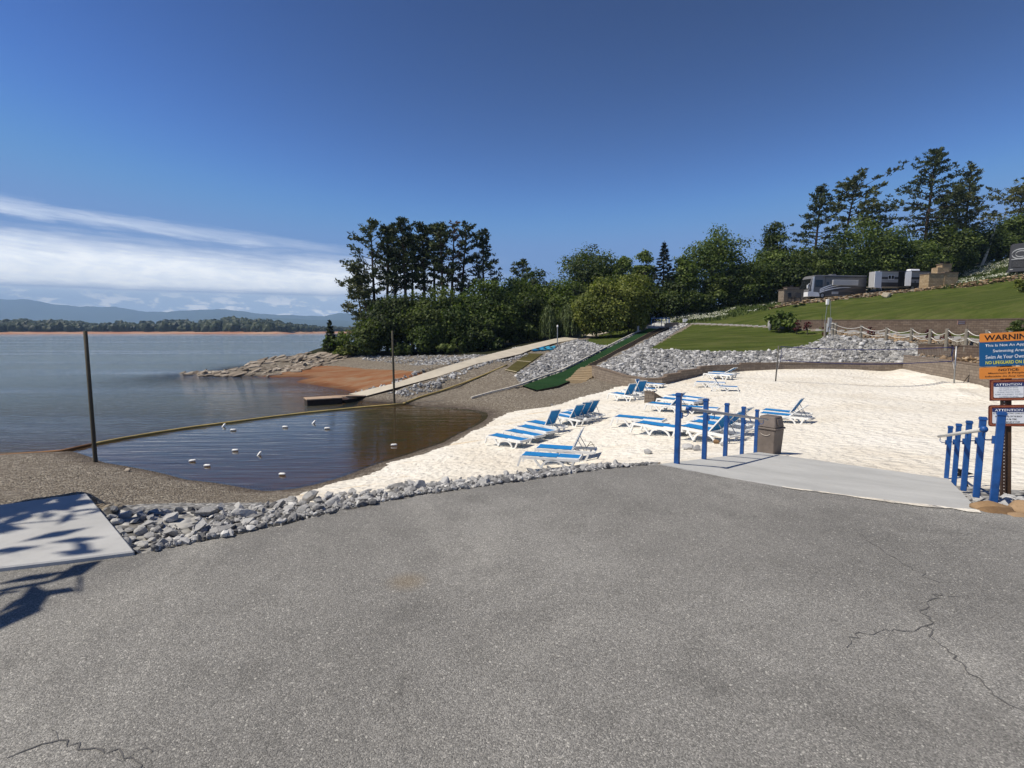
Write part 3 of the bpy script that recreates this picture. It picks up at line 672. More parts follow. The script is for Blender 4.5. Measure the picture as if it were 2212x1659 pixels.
# asphalt: one sheet that runs back behind the photographer
near = ragged(list(edge_w), .10, .022, 1)[:-1] + ragged(list(edge2_w), .15, .015, 2)
out = [np.array(p) for p in near] + [np.array([14, 5.2, 0]), np.array([30, 4, 0]), np.array([30, -25, 0]), np.array([-30, -25, 0]), np.array([-30, 1.0, 0]), np.array([-9, 3.0, 0])]
asph = flat_sheet('asphalt', out, ASPHALT)
# cracks in the asphalt: narrow tar-dark seams, part of the same sheet
def crack(pts, w, seed):
    r = np.random.default_rng(seed); P_ = ragged([PZ(u, v, .004) for u, v in pts], .035, .016, seed)
    V = []; Fs = []
    for i, p in enumerate(P_):
        t = P_[min(i+1, len(P_)-1)]-P_[max(i-1, 0)]; n = np.array([-t[1], t[0], 0]); n /= np.linalg.norm(n)+1e-9
        ww = w*r.uniform(.25, 1.2); V += [p+n*ww/2, p-n*ww/2]
        if i: Fs.append((2*i-2, 2*i-1, 2*i+1, 2*i))
    return V, Fs
mb = MB()
for k, (pts, w) in enumerate([([(1850,1150),(1910,1190),(1965,1225),(2030,1258)], .008), ([(2030,1280),(1995,1315),(2012,1375),(2040,1400),(2100,1455),(2160,1510),(2230,1545)], .012), ([(1820,1395),(1850,1370),(1930,1365),(2000,1352)], .008), ([(2050,1290),(2090,1285)], .007),
                               ([(20,1640),(70,1610),(130,1597),(200,1620),(260,1628),(300,1640),(310,1680)], .011), ([(130,1597),(110,1575)], .006), ([(260,1628),(330,1622)], .006)]):
    mb.add(*crack(pts, w, 20+k))
tag(mb.build('asphalt_cracks', simple('crack_tar', (.115, .112, .108), .9, .2, local=False)), kind='structure')

# ramp of pale concrete, pad on the left
def slab(name, pts, th, mat, label=None, cat=None, kind=None, bevel=0):
    mb = MB(); n = len(pts)
    V = [tuple(p) for p in pts]+[(p[0], p[1], p[2]-th) for p in pts]
    mb.add(V, [tuple(range(n)), tuple(range(2*n-1, n-1, -1))]+[(k, (k+1) % n, n+(k+1) % n, n+k) for k in range(n)])
    o = mb.build(name, mat, bevel=bevel); return tag(o, label, cat, kind=kind)
rp = [RAMP[0]+[0, 0, .006], RAMP[1]+[0, 0, .0], RAMP[2], PZ(2115,1103,.006), PZ(1900,1080,.006), PZ(1700,1053,.006), PZ(1560,1029,.006)]
slab('ramp', rp, .12, CONC_W, kind='structure')
padp = [PZ(187,1065,.04), PZ(291,1190,.04), PZ(140,1209,.04), PZ(0,1225,.04), np.array([-6.6, 3.3, .04]), np.array([-10, 2.2, .04]), np.array([-10, 3.4, .04]), PZ(0,1090,.04)]
slab('concrete_pad', padp, .25, mk_concrete('pad_concrete', (.44, .44, .43)), kind='structure', bevel=.012)
# sand spilled along the foot of the ramp
sp1 = ragged([PZ(u, v, .009) for u, v in [(1690,1050),(1800,1065),(1900,1078),(2000,1089.5),(2115,1101.5)]], .1, .012, 5)
sp2 = ragged([PZ(u, v, .009) for u, v in [(2118,1106.5),(2000,1093.5),(1900,1081),(1800,1067),(1690,1052)]], .1, .015, 6)
flat_sheet('spilled_sand', sp1+sp2, SAND)

# boat path (pale concrete strip down to the dock)
def strip(name, left, right, mat, th=.15, kind='structure'):
    mb = MB(); n = len(left)
    for k in range(n-1):
        a, b_, c, d = left[k], left[k+1], right[k+1], right[k]
        mb.add([a, b_, c, d, a-[0,0,th], b_-[0,0,th], c-[0,0,th], d-[0,0,th]], [(0,1,2,3),(0,4,5,1),(3,2,6,7)])
    return tag(mb.build(name, mat), kind=kind)
strip('boat_path', pf, pn, PATHC, .4)
mb = MB(); mb.bar([p+(p-q)/np.linalg.norm(p-q)*.10-[0, 0, .20] for p, q in zip(pn, pf)], .18, .42); tag(mb.build('path_dark_bar', WOODD), kind='structure')  # dark bar set just below the near edge of the path

# ------------------------------------------------------------------ walls of block
def wall(name, label, pts, mat, thick=.3, cap=None, step=False, caph=.09):
    """pts: (x, y, zbottom, ztop); runs along the points, thickness away from the viewer"""
    root = thing(name, label, 'wall', (0, 0, 0))
    dense = []
    for a, b_ in zip(pts[:-1], pts[1:]):
        L = math.hypot(b_[0]-a[0], b_[1]-a[1]); n = max(1, int(L/.8))
        for k in range(n): dense.append([a[j]+(b_[j]-a[j])*k/n for j in range(4)])
    dense.append(list(pts[-1]))
    run = [0]
    for a, b_ in zip(dense[:-1], dense[1:]): run.append(run[-1]+math.hypot(b_[0]-a[0], b_[1]-a[1]))
    V = []; Fs = []; ra = []; ha = []; capm = MB()
    for k in range(len(dense)-1):
        a, b_ = dense[k], dense[k+1]
        za, zb = a[3], b_[3]
        if step and za > -1.60 and a[0] > 11.4: za = zb = math.ceil(max(za, zb)/.15)*.15
        o = len(V); t = np.array([b_[0]-a[0], b_[1]-a[1]]); t /= np.linalg.norm(t); nn = np.array([-t[1], t[0]])
        if nn @ np.array([a[0], a[1]]) < 0: nn = -nn
        ax, bx = (a[0]+nn[0]*thick, a[1]+nn[1]*thick), (b_[0]+nn[0]*thick, b_[1]+nn[1]*thick)
        bot = -.5
        V += [(a[0], a[1], a[2]+bot), (b_[0], b_[1], b_[2]+bot), (b_[0], b_[1], zb), (a[0], a[1], za), (*ax, za), (*bx, zb), (*ax, a[2]+bot), (*bx, b_[2]+bot)]
        Fs += [(o, o+1, o+2, o+3), (o+3, o+2, o+5, o+4), (o, o+3, o+4, o+6), (o+1, o+7, o+5, o+2)]
        ra += [run[k], run[k+1], run[k+1], run[k], run[k]+thick, run[k+1]+thick, run[k], run[k+1]]
        ha += [a[2]+bot, b_[2]+bot, zb, za, za+thick, zb+thick, a[2]+bot, b_[2]+bot]
        e = .03
        c0 = (a[0]-nn[0]*e, a[1]-nn[1]*e); c1 = (b_[0]-nn[0]*e, b_[1]-nn[1]*e)
        z0, z1 = za+.002, zb+.002
        if not step and k > 0: capm.add([(*c0, z0), (*c1, z1), (*bx, z1), (*ax, z0), (*c0, z0+caph), (*c1, z1+caph), (*bx, z1+caph), (*ax, z0+caph)], [(0,3,2,1),(4,5,6,7),(0,1,5,4),(2,3,7,6)]); continue
        capm.add([(*c0, z0), (*c1, z1), (*bx, z1), (*ax, z0), (*c0, z0+caph), (*c1, z1+caph), (*bx, z1+caph), (*ax, z0+caph)], [(0,3,2,1),(4,5,6,7),(0,1,5,4),(1,2,6,5),(2,3,7,6),(3,0,4,7)])
    me = np_mesh('blockwork', V, np.array(Fs), mat, attr={'run': ('POINT', ra), 'hgt': ('POINT', ha)}); link('blockwork', me, root)
    if cap: capm.build('coping', cap, root)
    return root
CAPM = simple('coping_stone', (.19, .145, .11), .9, .25, 3, .4, 20, .02, local=False)
CAPD = simple('dark_coping', (.12, .09, .07), .9, .25, 3, .4, 20, .02, local=False)
ww1 = [(x, y, zb, zt) for x, y, zb, zt in w1]
wall('retaining_wall', 'low curved tan block wall stepping along the back edge of the sand', ww1, BLOCK, cap=CAPM, step=True)
wall('retaining_wall', 'taller brown block wall behind the volleyball net on the sand side', w2, BLOCK, cap=CAPM)
wall('retaining_wall', 'upper brown block wall carrying the rope fence behind the warning signs', [(p[0], p[1], -.2, p[2]-.09) for p in w3], BLOCK_D, cap=CAPD)
wall('retaining_wall', 'long dark brown block wall at the foot of the upper lawn behind the footpath', [(p[0], p[1], 2.1-1.0*i/5, p[2]-.09) for i, p in enumerate(w4)], BLOCK_D, cap=CAPD)
ll = [G(1394,858), G(1397,873), ]
c0 = PZ(1392,873,-2.35); c1 = PZ(1398,872,-2.35); c2 = PZ(1440,868,-2.3)
wall('sand_wall', 'short curved block wall half buried in sand behind a row of loungers', [(c0[0], c0[1], -2.6, -1.62), (c1[0]+.3, c1[1]-.3, -2.6, -1.66), (c2[0]-.6, c2[1]-.3, -2.6, -1.9), (c2[0], c2[1], -2.6, -2.2)], BLOCK, cap=CAPM, caph=.05)
c0 = PZ(1158,893,-2.75); c1 = PZ(1196,884,-2.7); c2 = PZ(1262,884,-2.6)

# ------------------------------------------------------------------ stones
def ico(sub):
    import bmesh
    bm = bmesh.new(); bmesh.ops.create_icosphere(bm, subdivisions=sub, radius=1.0)
    V = np.array([v.co[:] for v in bm.verts]); Fc = np.array([[v.index for v in f.verts] for f in bm.faces]); bm.free(); return V, Fc
def rock_shape(sub, seed, cuts=10, rough=.05, lo=.55):
    r = np.random.default_rng(seed); V, Fc = ico(sub); V = V.copy()
    for _ in range(cuts):
        n = r.normal(size=3); n /= np.linalg.norm(n); d = r.uniform(lo, .9); q = V@n
        V -= np.maximum(0, q-d)[:, None]*n
    V *= (1+r.normal(0, rough, len(V)))[:, None]
    return V, Fc
def euler_m(a, b_, c):
    return np.array(Matrix.Rotation(c, 3, 'Z') @ Matrix.Rotation(b_, 3, 'Y') @ Matrix.Rotation(a, 3, 'X'))
def scatter(name, centers, scales, mat, shapes, label=None, seed=0, flat=(1, .8, .6), tilt=.5, parent=None):
    r = np.random.default_rng(seed); VV = []; FF = []; RN = []; o = 0
    for c, s in zip(centers, scales):
        V, Fc = shapes[r.integers(len(shapes))]
        M = euler_m(r.normal(0, tilt), r.normal(0, tilt), r.uniform(0, 6.28))
        P_ = (V*np.array(flat)*s*r.uniform(.75, 1.3, 3))@M.T + c
        VV.append(P_); FF.append(Fc+o); o += len(V); RN.append(np.full(len(Fc), r.uniform()))
    me = np_mesh(name, np.concatenate(VV), np.concatenate(FF), mat, attr={'rnd': ('FACE', np.concatenate(RN))})
    return link(name, me, parent)
SH1 = [rock_shape(1, 100+k, 7, .06) for k in range(10)]
def fill_poly(poly, n, seed, pad=0):
    """random ground points inside a photo outline, spread evenly over the ground"""
    r = np.random.default_rng(seed); us = [p[0] for p in poly]; vs = [p[1] for p in poly]
    u = r.uniform(min(us), max(us), n*6); v = r.uniform(min(vs), max(vs), n*6); k = inpoly(u, v, poly); u, v = u[k], v[k]
    pts = [G(a, b_) for a, b_ in zip(u[:900], v[:900])]
    return np.array(pts)
def region_points(poly, spacing, seed, ymin=10, ymax=110):
    """evenly spread points on the ground whose place falls inside the outline"""
    r = np.random.default_rng(seed); pts = np.array([G(u, v) for u, v in poly])
    x0, x1, y0, y1 = pts[:, 0].min()-3, pts[:, 0].max()+3, max(ymin, pts[:, 1].min()-3), min(ymax, pts[:, 1].max()+3)
    n = int((x1-x0)*(y1-y0)/spacing**2); x = r.uniform(x0, x1, n); y = r.uniform(y0, y1, n); z = terr(x, y)
    u, v = to_px(x, y, z); k = inpoly(u, v, poly); return np.stack([x, y, z], -1)[k]
SL1 = POLY[7][1]; SL2 = POLY[8][1]
p1 = region_points([(u, v) for u, v in SL1], .27, 31)
p2 = region_points([(u, v) for u, v in SL2], .27, 32)
def rsize(n, seed, lo=.11, hi=.36): return lo+(hi-lo)*np.random.default_rng(seed).random(n)**2.6
scatter('riprap', p1, rsize(len(p1), 1), ROCKS, SH1, seed=41)['kind'] = 'stuff'
scatter('riprap', p2, rsize(len(p2), 2), ROCKS, SH1, seed=42)['kind'] = 'stuff'
# stones along both edges of the boat path
pe = [];
for k in range(700):
    t = rng.uniform(0, len(pf)-1.001); i = int(t); w = t-i; a = pf[i]*(1-w)+pf[i+1]*w; d = pf[i]-pn[i]; d /= np.linalg.norm(d)
    q = a + d*(abs(rng.normal(.1, .6))+.25); pe.append([q[0], q[1], T(q[0], q[1])+.08])
for k in range(500):
    t = rng.uniform(.5, 4.5); i = int(t); w = t-i; a = pn[i]*(1-w)+pn[i+1]*w; d = pn[i]-pf[i]; d /= np.linalg.norm(d)
    q = a + d*(abs(rng.normal(.2, .8))+.75); pe.append([q[0], q[1], T(q[0], q[1])+.03])
scatter('edge_stones', np.array(pe), rsize(len(pe), 3, .09, .28), ROCKS, SH1, seed=43)['kind'] = 'stuff'
# scree at the foot of the trees
p3 = region_points([(735,769),(1050,767),(1110,757),(1060,775),(1000,786),(900,790),(800,780)], .38, 33)
scatter('scree', p3, rsize(len(p3), 4, .08, .28), ROCKS, SH1, seed=44)['kind'] = 'stuff'
p4 = region_points([(1984,744),(2119,750),(2230,755),(2230,800),(2119,792),(2018,779),(1984,778)], .3, 34)
scatter('terrace_stones', p4+[0, 0, .1], rsize(len(p4), 5, .09, .3), DRYW, SH1, seed=45)['kind'] = 'stuff'
p5 = region_points([(1778,714),(1800,722),(1900,733),(1967,740),(2086,747),(2086,738),(1900,722),(1800,713)], .3, 35)
scatter('fence_stones', p5, rsize(len(p5), 6, .08, .25), DRYW, SH1, seed=46)['kind'] = 'stuff'

# single rocks in the strip beside the asphalt: each its own object
RM = []
for k in range(16):
    V, Fc = rock_shape(3, 200+k, 22, .008, .30); RM.append(np_mesh('rock', V*np.array([1.15, .92, .70]), Fc, ROCK))
ROCK_LABEL = 'grey angular limestone rock in the riprap strip along the asphalt edge'
placed = []
def put_rock(p, s, sink=.25, label=ROCK_LABEL, group='riprap rocks along the asphalt edge', mesh=None):
    o = link('rock', mesh or RM[rng.integers(len(RM))], None, (p[0], p[1], p[2]+s*(.5-sink)), (rng.normal(0, .35), rng.normal(0, .35), rng.uniform(0, 6.28)))
    q = s*rng.uniform(.85, 1.2, 3); o.scale = q
    return tag(o, label, 'rock', group)
# arc positions along the edge
el = np.concatenate([[0], np.cumsum(np.linalg.norm(np.diff(edge_w[:, :2], axis=0), axis=1))])
def edge_at(s):
    x = np.interp(s, el, edge_w[:, 0]); y = np.interp(s, el, edge_w[:, 1]); k = min(np.searchsorted(el, s), len(edge_w)-1); t = edge_w[k]-edge_w[max(k-1, 0)]
    n = np.array([-t[1], t[0]]); n /= np.linalg.norm(n); return np.array([x, y]), n
s0 = el[3]+.12; s1 = el[-1]
for k in range(4000):                  # rocks between the pad and the strip
    if len(placed) > 64: break
    u, v = rng.uniform(205, 350), rng.uniform(1088, 1192); q = PZ(u, v, -.08); r_ = rng.uniform(.06, .115)
    if v > 1082+(u-186)*1.22-4 or any((q[0]-a)**2+(q[1]-b_)**2 < (.8*(r_+c))**2 for a, b_, c in placed): continue
    placed.append((q[0], q[1], r_)); put_rock((q[0], q[1], T(q[0], q[1])), r_, .15)
tries = 0; nr = 0
nr = len(placed)
while nr < 299 and tries < 40000:
    tries += 1
    f = rng.random()**1.25; s = s0+(s1-s0)*f; width = 2.6*(1-f)+1.15*f
    d = .08+width*rng.random()
    if f > .8 and rng.random() < .3: continue
    big = .128*(1-f)+.082*f
    r_ = big*(.45+.75*rng.random()**1.5)*(1.0 if rng.random() < .88 else 1.25)
    if d < .25: r_ *= .65
    e, n = edge_at(s); q = e+n*d
    if any((q[0]-a)**2+(q[1]-b_)**2 < (.80*(r_+c))**2 for a, b_, c in placed): continue
    placed.append((q[0], q[1], r_)); put_rock((q[0], q[1], T(q[0], q[1])), r_, .15); nr += 1
print('near rocks', nr, 'tries', tries)
# small broken stone between them
sm = []
for k in range(2600):
    f = rng.random(); s = s0+(s1-s0)*f; e, n = edge_at(s); d = abs(rng.normal(0, .9)); q = e+n*(d*.9+.0)
    sm.append([q[0], q[1], T(q[0], q[1])+.015+max(0, .13-d*.4)])
scatter('stone_chips', np.array(sm), rsize(len(sm), 9, .015, .07), ROCKS, SH1, seed=51)['kind'] = 'stuff'
for k in range(42):                    # stones round the foot of the sign
    u, v = rng.uniform(2085, 2230), rng.uniform(1050, 1108)
    if u < 2160 and v > 1050+(u-2050)*.55: continue
    p = PZ(u, v, -.35+ (v-1050)/58*.3); p[2] = T(p[0], p[1])
    put_rock(p, rng.uniform(.06, .17), .3, 'grey flat stone among the pile around the sign post', 'stones round the sign post')
for (u, v, s, lab, fl) in [(2142,1092,.19,'brown rounded boulder beside the nearest right handrail post',(1.35,.9,.5)),(2160,1101,.2,'flat tan boulder lying in front of the brown one at the road edge',(1.4,.8,.36)),(2202,1112,.15,'small grey brown boulder in sand at the road edge near the signs',(1.3,.8,.45)),(2214,1090,.17,'orange brown boulder behind the others under the warning sign',(1.2,.9,.6))]:
    p = PZ(u, v, 0); V, Fc = rock_shape(3, int(u), 5, .006, .75)
    o = link('boulder', np_mesh('boulder', V*s*np.array(fl), Fc, TANROCK, smooth=True), None, (p[0], p[1], T(p[0], p[1])+.17), (.1, .05, .3)); tag(o, lab, 'boulder')
for (u, v, s, lab, mt) in [(1354,974,.0,'',None)]: pass
for (u, v, s, lab, mt) in [(1548,957,.13,'orange brown stone on the sand left of the handrail',TANROCK),(1562,962,.13,'dark grey stone touching the orange stone on the sand',ROCK),(1485,969,.22,'light grey rock on sand between the first two left handrail posts',ROCK),(1505,972,.17,'flat pale rock beside the second left handrail post',ROCK),(1400,980,.18,'grey rock alone on the sand above the riprap strip',ROCK),
                          (276,1018,.13,'small pale rock at the waterline of the gravel bank',SLAB),(1192,876,.12,'white stone on the gravel beyond the loungers',ROCK)]:
    p = G(u, v); V, Fc = rock_shape(2, int(u+v), 10, .02); 
    o = link('stone', np_mesh('stone', V*s*np.array([1, .8, .7]), Fc, mt), None, (p[0], p[1], p[2]+s*.35), (0, 0, u)); tag(o, lab, 'stone')

# slabs of the rocky point
SLM = []
for k in range(8):
    V, Fc = rock_shape(2, 300+k, 18, .02, .30); SLM.append(np_mesh('rock_slab', V*np.array([1.35, .75, .34]), Fc, SLAB))
top = [(392,803),(470,796),(560,776),(640,763),(695,757),(745,757)]; bot = [(400,809),(480,811),(590,812),(640,801),(690,788),(750,772)]
for k in range(270):
    t = rng.uniform(0, 1)**.9; w = rng.uniform(0, 1)
    u = np.interp(t, np.linspace(0, 1, 6), [p[0] for p in top])*(1-w)+np.interp(t, np.linspace(0, 1, 6), [p[0] for p in bot])*w
    v = np.interp(t, np.linspace(0, 1, 6), [p[1] for p in top])*(1-w)+np.interp(t, np.linspace(0, 1, 6), [p[1] for p in bot])*w
    p = G(u, v+3) if v < 800 else PZ(u, v+2, WATER+.05)
    z = max(p[2], WATER-.05); s = rng.uniform(.34, .92)*(1 if t > .2 else .75)
    if p[1] > 100: continue
    o = link('ledge_rock', SLM[rng.integers(8)], None, (p[0], p[1], z+.12*s), (rng.normal(.25, .16), -.22+rng.normal(0, .16), rng.normal(.35, .35))); o.scale = (s*1.25, s, s*1.15)
    tag(o, 'pale tilted slab of rock in the ledge running out into the lake', 'rock', 'rock slabs of the ledge at the point')

# ------------------------------------------------------------------ trees
def quads(C, N, size, r, aspect=(1.0, 1.0), tdir=None):
    """leaf cards: centres C, facing N, one diamond-ish quad each"""
    n = len(C); N = N/(np.linalg.norm(N, axis=1, keepdims=True)+1e-9)
    t = r.normal(size=(n, 3)) if tdir is None else tdir+r.normal(0, .25, (n, 3))
    t -= (t*N).sum(1, keepdims=True)*N; t /= np.linalg.norm(t, axis=1, keepdims=True)+1e-9
    b_ = np.cross(N, t); s = (size*r.uniform(.6, 1.35, n))[:, None]
    a, c = aspect[0]*s*.5, aspect[1]*s*.5
    V = np.stack([C-t*a, C+b_*c*.9-t*a*.1+N*s*.08, C+t*a, C-b_*c*.9+t*a*.15-N*s*.06], 1).reshape(-1, 3)
    return V, np.arange(4*n).reshape(-1, 4)
def limb(mb, a, b_, r0, r1, n=6, bend=.0, r=None, seg=4):
    a = np.array(a, float); b_ = np.array(b_, float); d = b_-a; off = (r.normal(0, 1, 3) if r is not None else np.zeros(3))*bend*np.linalg.norm(d)
    pts = [a+d*k/seg+off*math.sin(pi*k/seg) for k in range(seg+1)]
    mb.tube(pts, [r0+(r1-r0)*k/seg for k in range(seg+1)], n)
def leafy(name, label, base, H, W, seed, mat, bark=BARK2, nl=26, n=2600, size=.42, low=.12, D=None, group=None, shape='oval', cat='tree', trunkr=None):
    """broad-leaved tree: lobes of leaf clumps spread through the crown on a forked trunk"""
    r = np.random.default_rng(seed); D = D or W
    root = thing(name, label, cat, tuple(base), 0, group)
    c = np.array([0, 0, H*(low+1)/2]); rad = np.array([W/2, D/2, H*(1-low)/2])
    lob = []
    for k in range(nl):
        for _ in range(30):
            d = r.normal(size=3); d /= np.linalg.norm(d); rr_ = r.uniform(.25, .86)**.7
            if shape == 'oval': taper = 1.0
            elif shape == 'cone': taper = 1-.55*max(0, d[2]*rr_)
            else: taper = 1-.35*max(0, -d[2]*rr_)
            p = c+d*rr_*rad*np.array([taper, taper, 1])
            if p[2] > .06*H: break
        lr = r.uniform(.17, .31)*min(W, H)*(.85 if d[2] > .4 else 1.0)
        lob.append((p, lr))
    lob.append((c+[0, 0, rad[2]*.8], .16*min(W, H)))
    cnt = np.array([l[1]**2 for l in lob]); cnt = (cnt/cnt.sum()*n).astype(int)+4
    Cs = []; Ns = []; Rn = []
    for (p, lr), m in zip(lob, cnt):
        d = r.normal(size=(m, 3)); d /= np.linalg.norm(d, axis=1, keepdims=True); d[:, 2] = np.where(r.random(m) < .6, abs(d[:, 2]), d[:, 2])
        wob = 1+.22*np.sin(d[:, 0]*5+p[0])*np.sin(d[:, 1]*5+p[1]*2)*1.0+.16*np.sin(d[:, 2]*8+p[2])
        rr_ = lr*wob*(r.uniform(.35, 1.15, m)**.6)
        Cs.append(p+d*rr_[:, None]*np.array([1.12, 1.12, .85])); Ns.append(d+r.normal(0, .55, (m, 3))+[0, 0, .35]); Rn.append(np.clip(r.normal(.5, .16)+r.normal(0, .2, m), 0, 1))
    C_, N_ = np.concatenate(Cs), np.concatenate(Ns); k = C_[:, 2] > .03*H; C_, N_ = C_[k], N_[k]; Rn = np.concatenate(Rn)[k]
    V, Fc = quads(C_, N_, size, r, (1.25, .95))
    me = np_mesh('crown', V, Fc, mat, attr={'rnd': ('FACE', Rn)}); link('crown', me, root)
    mb = MB(); tr = trunkr or max(.07, H*.018); fork = np.array([r.normal(0, .03)*H, r.normal(0, .03)*H, H*max(.3, low+.12)])
    limb(mb, (0, 0, -.5), fork, tr, tr*.75, 8, .03, r, 5)
    for p, lr in lob[::2]: limb(mb, fork+r.normal(0, .03, 3), p, tr*.42, tr*.10, 5, .08, r, 4)
    mb.build('trunk', bark, root, smooth=True); return root
def pine(name, label, base, H, W, seed, mat=L_PINE, bark=BARK, clear=.42, nb=30, lean=(0, 0), top='round', group='pines on the wooded point', asym=0.0, clump=6, dens=17, size=.42, crad=.50, sparse=1.0):
    """tall pine: bare bole, whorls of limbs, tufts of needles towards the ends of the limbs"""
    r = np.random.default_rng(seed); root = thing(name, label, 'tree', tuple(base), 0, group)
    mb = MB(); ax = lambda t: np.array([lean[0]*t**1.5+.12*math.sin(3*t+seed), lean[1]*t**1.5, -.6+(H+.2)*t])
    tr = H*.0135+.05
    mb.tube([ax(t) for t in np.linspace(0, 1, 12)], [tr*(1-t)**.75+.03 for t in np.linspace(0, 1, 12)], 8)
    Cs = []; Ns = []; Ds = []; Rn = []
    def tuft(p, rad, out, m, tone):
        d = r.normal(size=(m, 3)); d /= np.linalg.norm(d, axis=1, keepdims=True)
        Cs.append(p+d*rad*r.uniform(.3, 1, m)[:, None]*[1.15, 1.15, .7]); Ds.append(d+out*.5+[0, 0, .35]); Ns.append(r.normal(size=(m, 3))+[0, 0, .6]); Rn.append(np.clip(tone+r.normal(0, .2, m), 0, 1))
    for k in range(nb):
        t = clear+(1-clear)*((k+r.uniform(0, .9))/nb)**.92
        q = (t-clear)/(1-clear)
        if top == 'round': L = W/2*(.45+.75*math.sin(pi*min(1, q*.9+.12)))*(1 if q < .8 else 1.25-(q-.8)*2.2)
        elif top == 'cone': L = W/2*1.2*(1.06-q)**.78*(1.0 if q > .15 else .7)
        else: L = W/2*(.35+.65*q)*(1-.5*max(0, q-.75)*4)
        L *= r.uniform(.65, 1.2); a = k*2.4+r.normal(0, .5)
        if asym: L *= 1+asym*cos(a)
        el_ = (.02+.75*q**1.6)*r.uniform(.6, 1.3)-(.12 if q < .25 else 0)
        o = np.array([cos(a)*cos(el_), sin(a)*cos(el_), sin(el_)]); p0 = ax(t); p1_ = p0+o*max(L, .35)+np.array([0, 0, .10*L])
        limb(mb, p0, p1_, tr*.30*(1-t*.6)+.012, .015, 5, .05, r, 4); tone = np.clip(r.normal(.5, .18), .1, .9)
        nc = max(2, int(clump*sparse*(.5+L/(W/2)*.7)))
        for j in range(nc):
            w = 1-.62*(j/max(1, nc-1))*r.uniform(.7, 1.05); side = np.cross(o, [0, 0, 1])*r.normal(0, .30)*L*(.35+w*.5)
            tuft(p0+(p1_-p0)*w+side+[0, 0, r.normal(.12, .16)], crad*r.uniform(.7, 1.3), o, int(dens*r.uniform(.7, 1.3)), tone)
    for j in range(int(6*sparse)+2): tuft(ax(1-.035*j)+r.normal(0, .25, 3), crad*.9, np.array([0, 0, 1.]), dens, .55)
    r2 = np.random.default_rng(seed+5)
    for k in range(int(7*clear/.4)):      # dead stubs on the bole
        t = r2.uniform(.5, .98)*clear; a = r2.uniform(0, 6.28); p0 = ax(t); limb(mb, p0, p0+np.array([cos(a), sin(a), .1])*r2.uniform(.4, 1.3), .03, .01, 4)
    C_ = np.concatenate(Cs); V, Fc = quads(C_, np.concatenate(Ns), size, r, (1.2, .55), np.concatenate(Ds))
    me = np_mesh('crown', V, Fc, mat, attr={'rnd': ('FACE', np.concatenate(Rn))}); link('crown', me, root)
    mb.build('trunk', bark, root, smooth=True); return root
def spruce(name, label, base, H, W, seed, mat=L_SPRUCE, n=95, group=None, size=.42):
    r = np.random.default_rng(seed); root = thing(name, label, 'tree', tuple(base), 0, group); mb = MB()
    mb.tube([(0, 0, -.4), (0, 0, H*.5), (0, 0, H)], [H*.02+.03, H*.011+.02, .02], 8); Cs = []; Ns = []; Ds = []; Rn = []
    for k in range(n):
        q = (k/n)**1.12; z = H*(.04+.93*q); L = W/2*(1-q)**.82*r.uniform(.75, 1.15)+.12; a = k*2.4
        o = np.array([cos(a), sin(a), 0]); m = int(26*L/(W/2)+10); w = r.uniform(.15, 1, m)**.7
        P_ = np.array([0, 0, z])+o*(w*L)[:, None]+np.cross(o, [0, 0, 1])*(r.normal(0, .17, m)*L*(1.15-w))[:, None]
        P_[:, 2] += -.30*L*w+.22*L*w**3+r.normal(0, .08, m)
        Cs.append(P_); Ds.append(np.tile(o+[0, 0, -.15], (m, 1))); Ns.append(r.normal(0, .45, (m, 3))+[0, 0, 1]); Rn.append(np.clip(r.normal(.5, .15)+r.normal(0, .2, m), 0, 1))
        if k % 3 == 0: limb(mb, (0, 0, z), (o[0]*L*.8, o[1]*L*.8, z-.2*L), .035, .01, 4)
    V, Fc = quads(np.concatenate(Cs), np.concatenate(Ns), size, r, (1.5, .6), np.concatenate(Ds))
    link('crown', np_mesh('crown', V, Fc, mat, attr={'rnd': ('FACE', np.concatenate(Rn))}), root); mb.build('trunk', BARK, root, smooth=True); return root
def willow(name, label, base, H, W, seed, n=420):
    r = np.random.default_rng(seed); root = thing(name, label, 'tree', tuple(base), 0, 'weeping willows by the boat path'); mb = MB(); Cs = []; Ns = []; Ds = []; Rn = []
    limb(mb, (0, 0, -.4), (.1, 0, H*.55), .2, .12, 8, .03, r)
    for k in range(n):
        a = r.uniform(0, 6.28); q = r.uniform(0, 1)**.55; x, y = cos(a)*q*W/2, sin(a)*q*W/2
        zt = H*(1-.42*q**2.4)*r.uniform(.9, 1.0); ln = (zt-H*r.uniform(.02, .22))*(.5+.5*q); m = int(ln/.16)+3
        zz = zt-np.linspace(0, ln, m)
        P_ = np.stack([x*(1+.10*np.linspace(0, 1, m))+r.normal(0, .06, m), y*(1+.10*np.linspace(0, 1, m))+r.normal(0, .06, m), zz], -1)
        Cs.append(P_); Ds.append(np.tile([0., 0, -1], (m, 1))); Ns.append(np.tile([cos(a), sin(a), .25], (m, 1))+r.normal(0, .5, (m, 3))); Rn.append(np.clip(r.normal(.5, .2)+r.normal(0, .15, m), 0, 1))
        if k % 14 == 0: limb(mb, (.1, 0, H*.5), (x*.7, y*.7, zt*.97), .05, .012, 4, .06, r)
    V, Fc = quads(np.concatenate(Cs), np.concatenate(Ns), .34, r, (1.3, .42), np.concatenate(Ds))
    link('crown', np_mesh('crown', V, Fc, L_WILLOW, attr={'rnd': ('FACE', np.concatenate(Rn))}), root); mb.build('trunk', BARK2, root, smooth=True); return root

def place(u, vtop, Y, vb=None):
    """ground point under photo column u at distance Y, and the height up to photo row vtop"""
    X = PY(u, 714, Y)[0]; z = T(X, Y) if vb is None else PY(u, vb, Y)[2]; return np.array([X, Y, z]), PY(u, vtop, Y)[2]-z
def px2m(w, Y): return w*Y/F
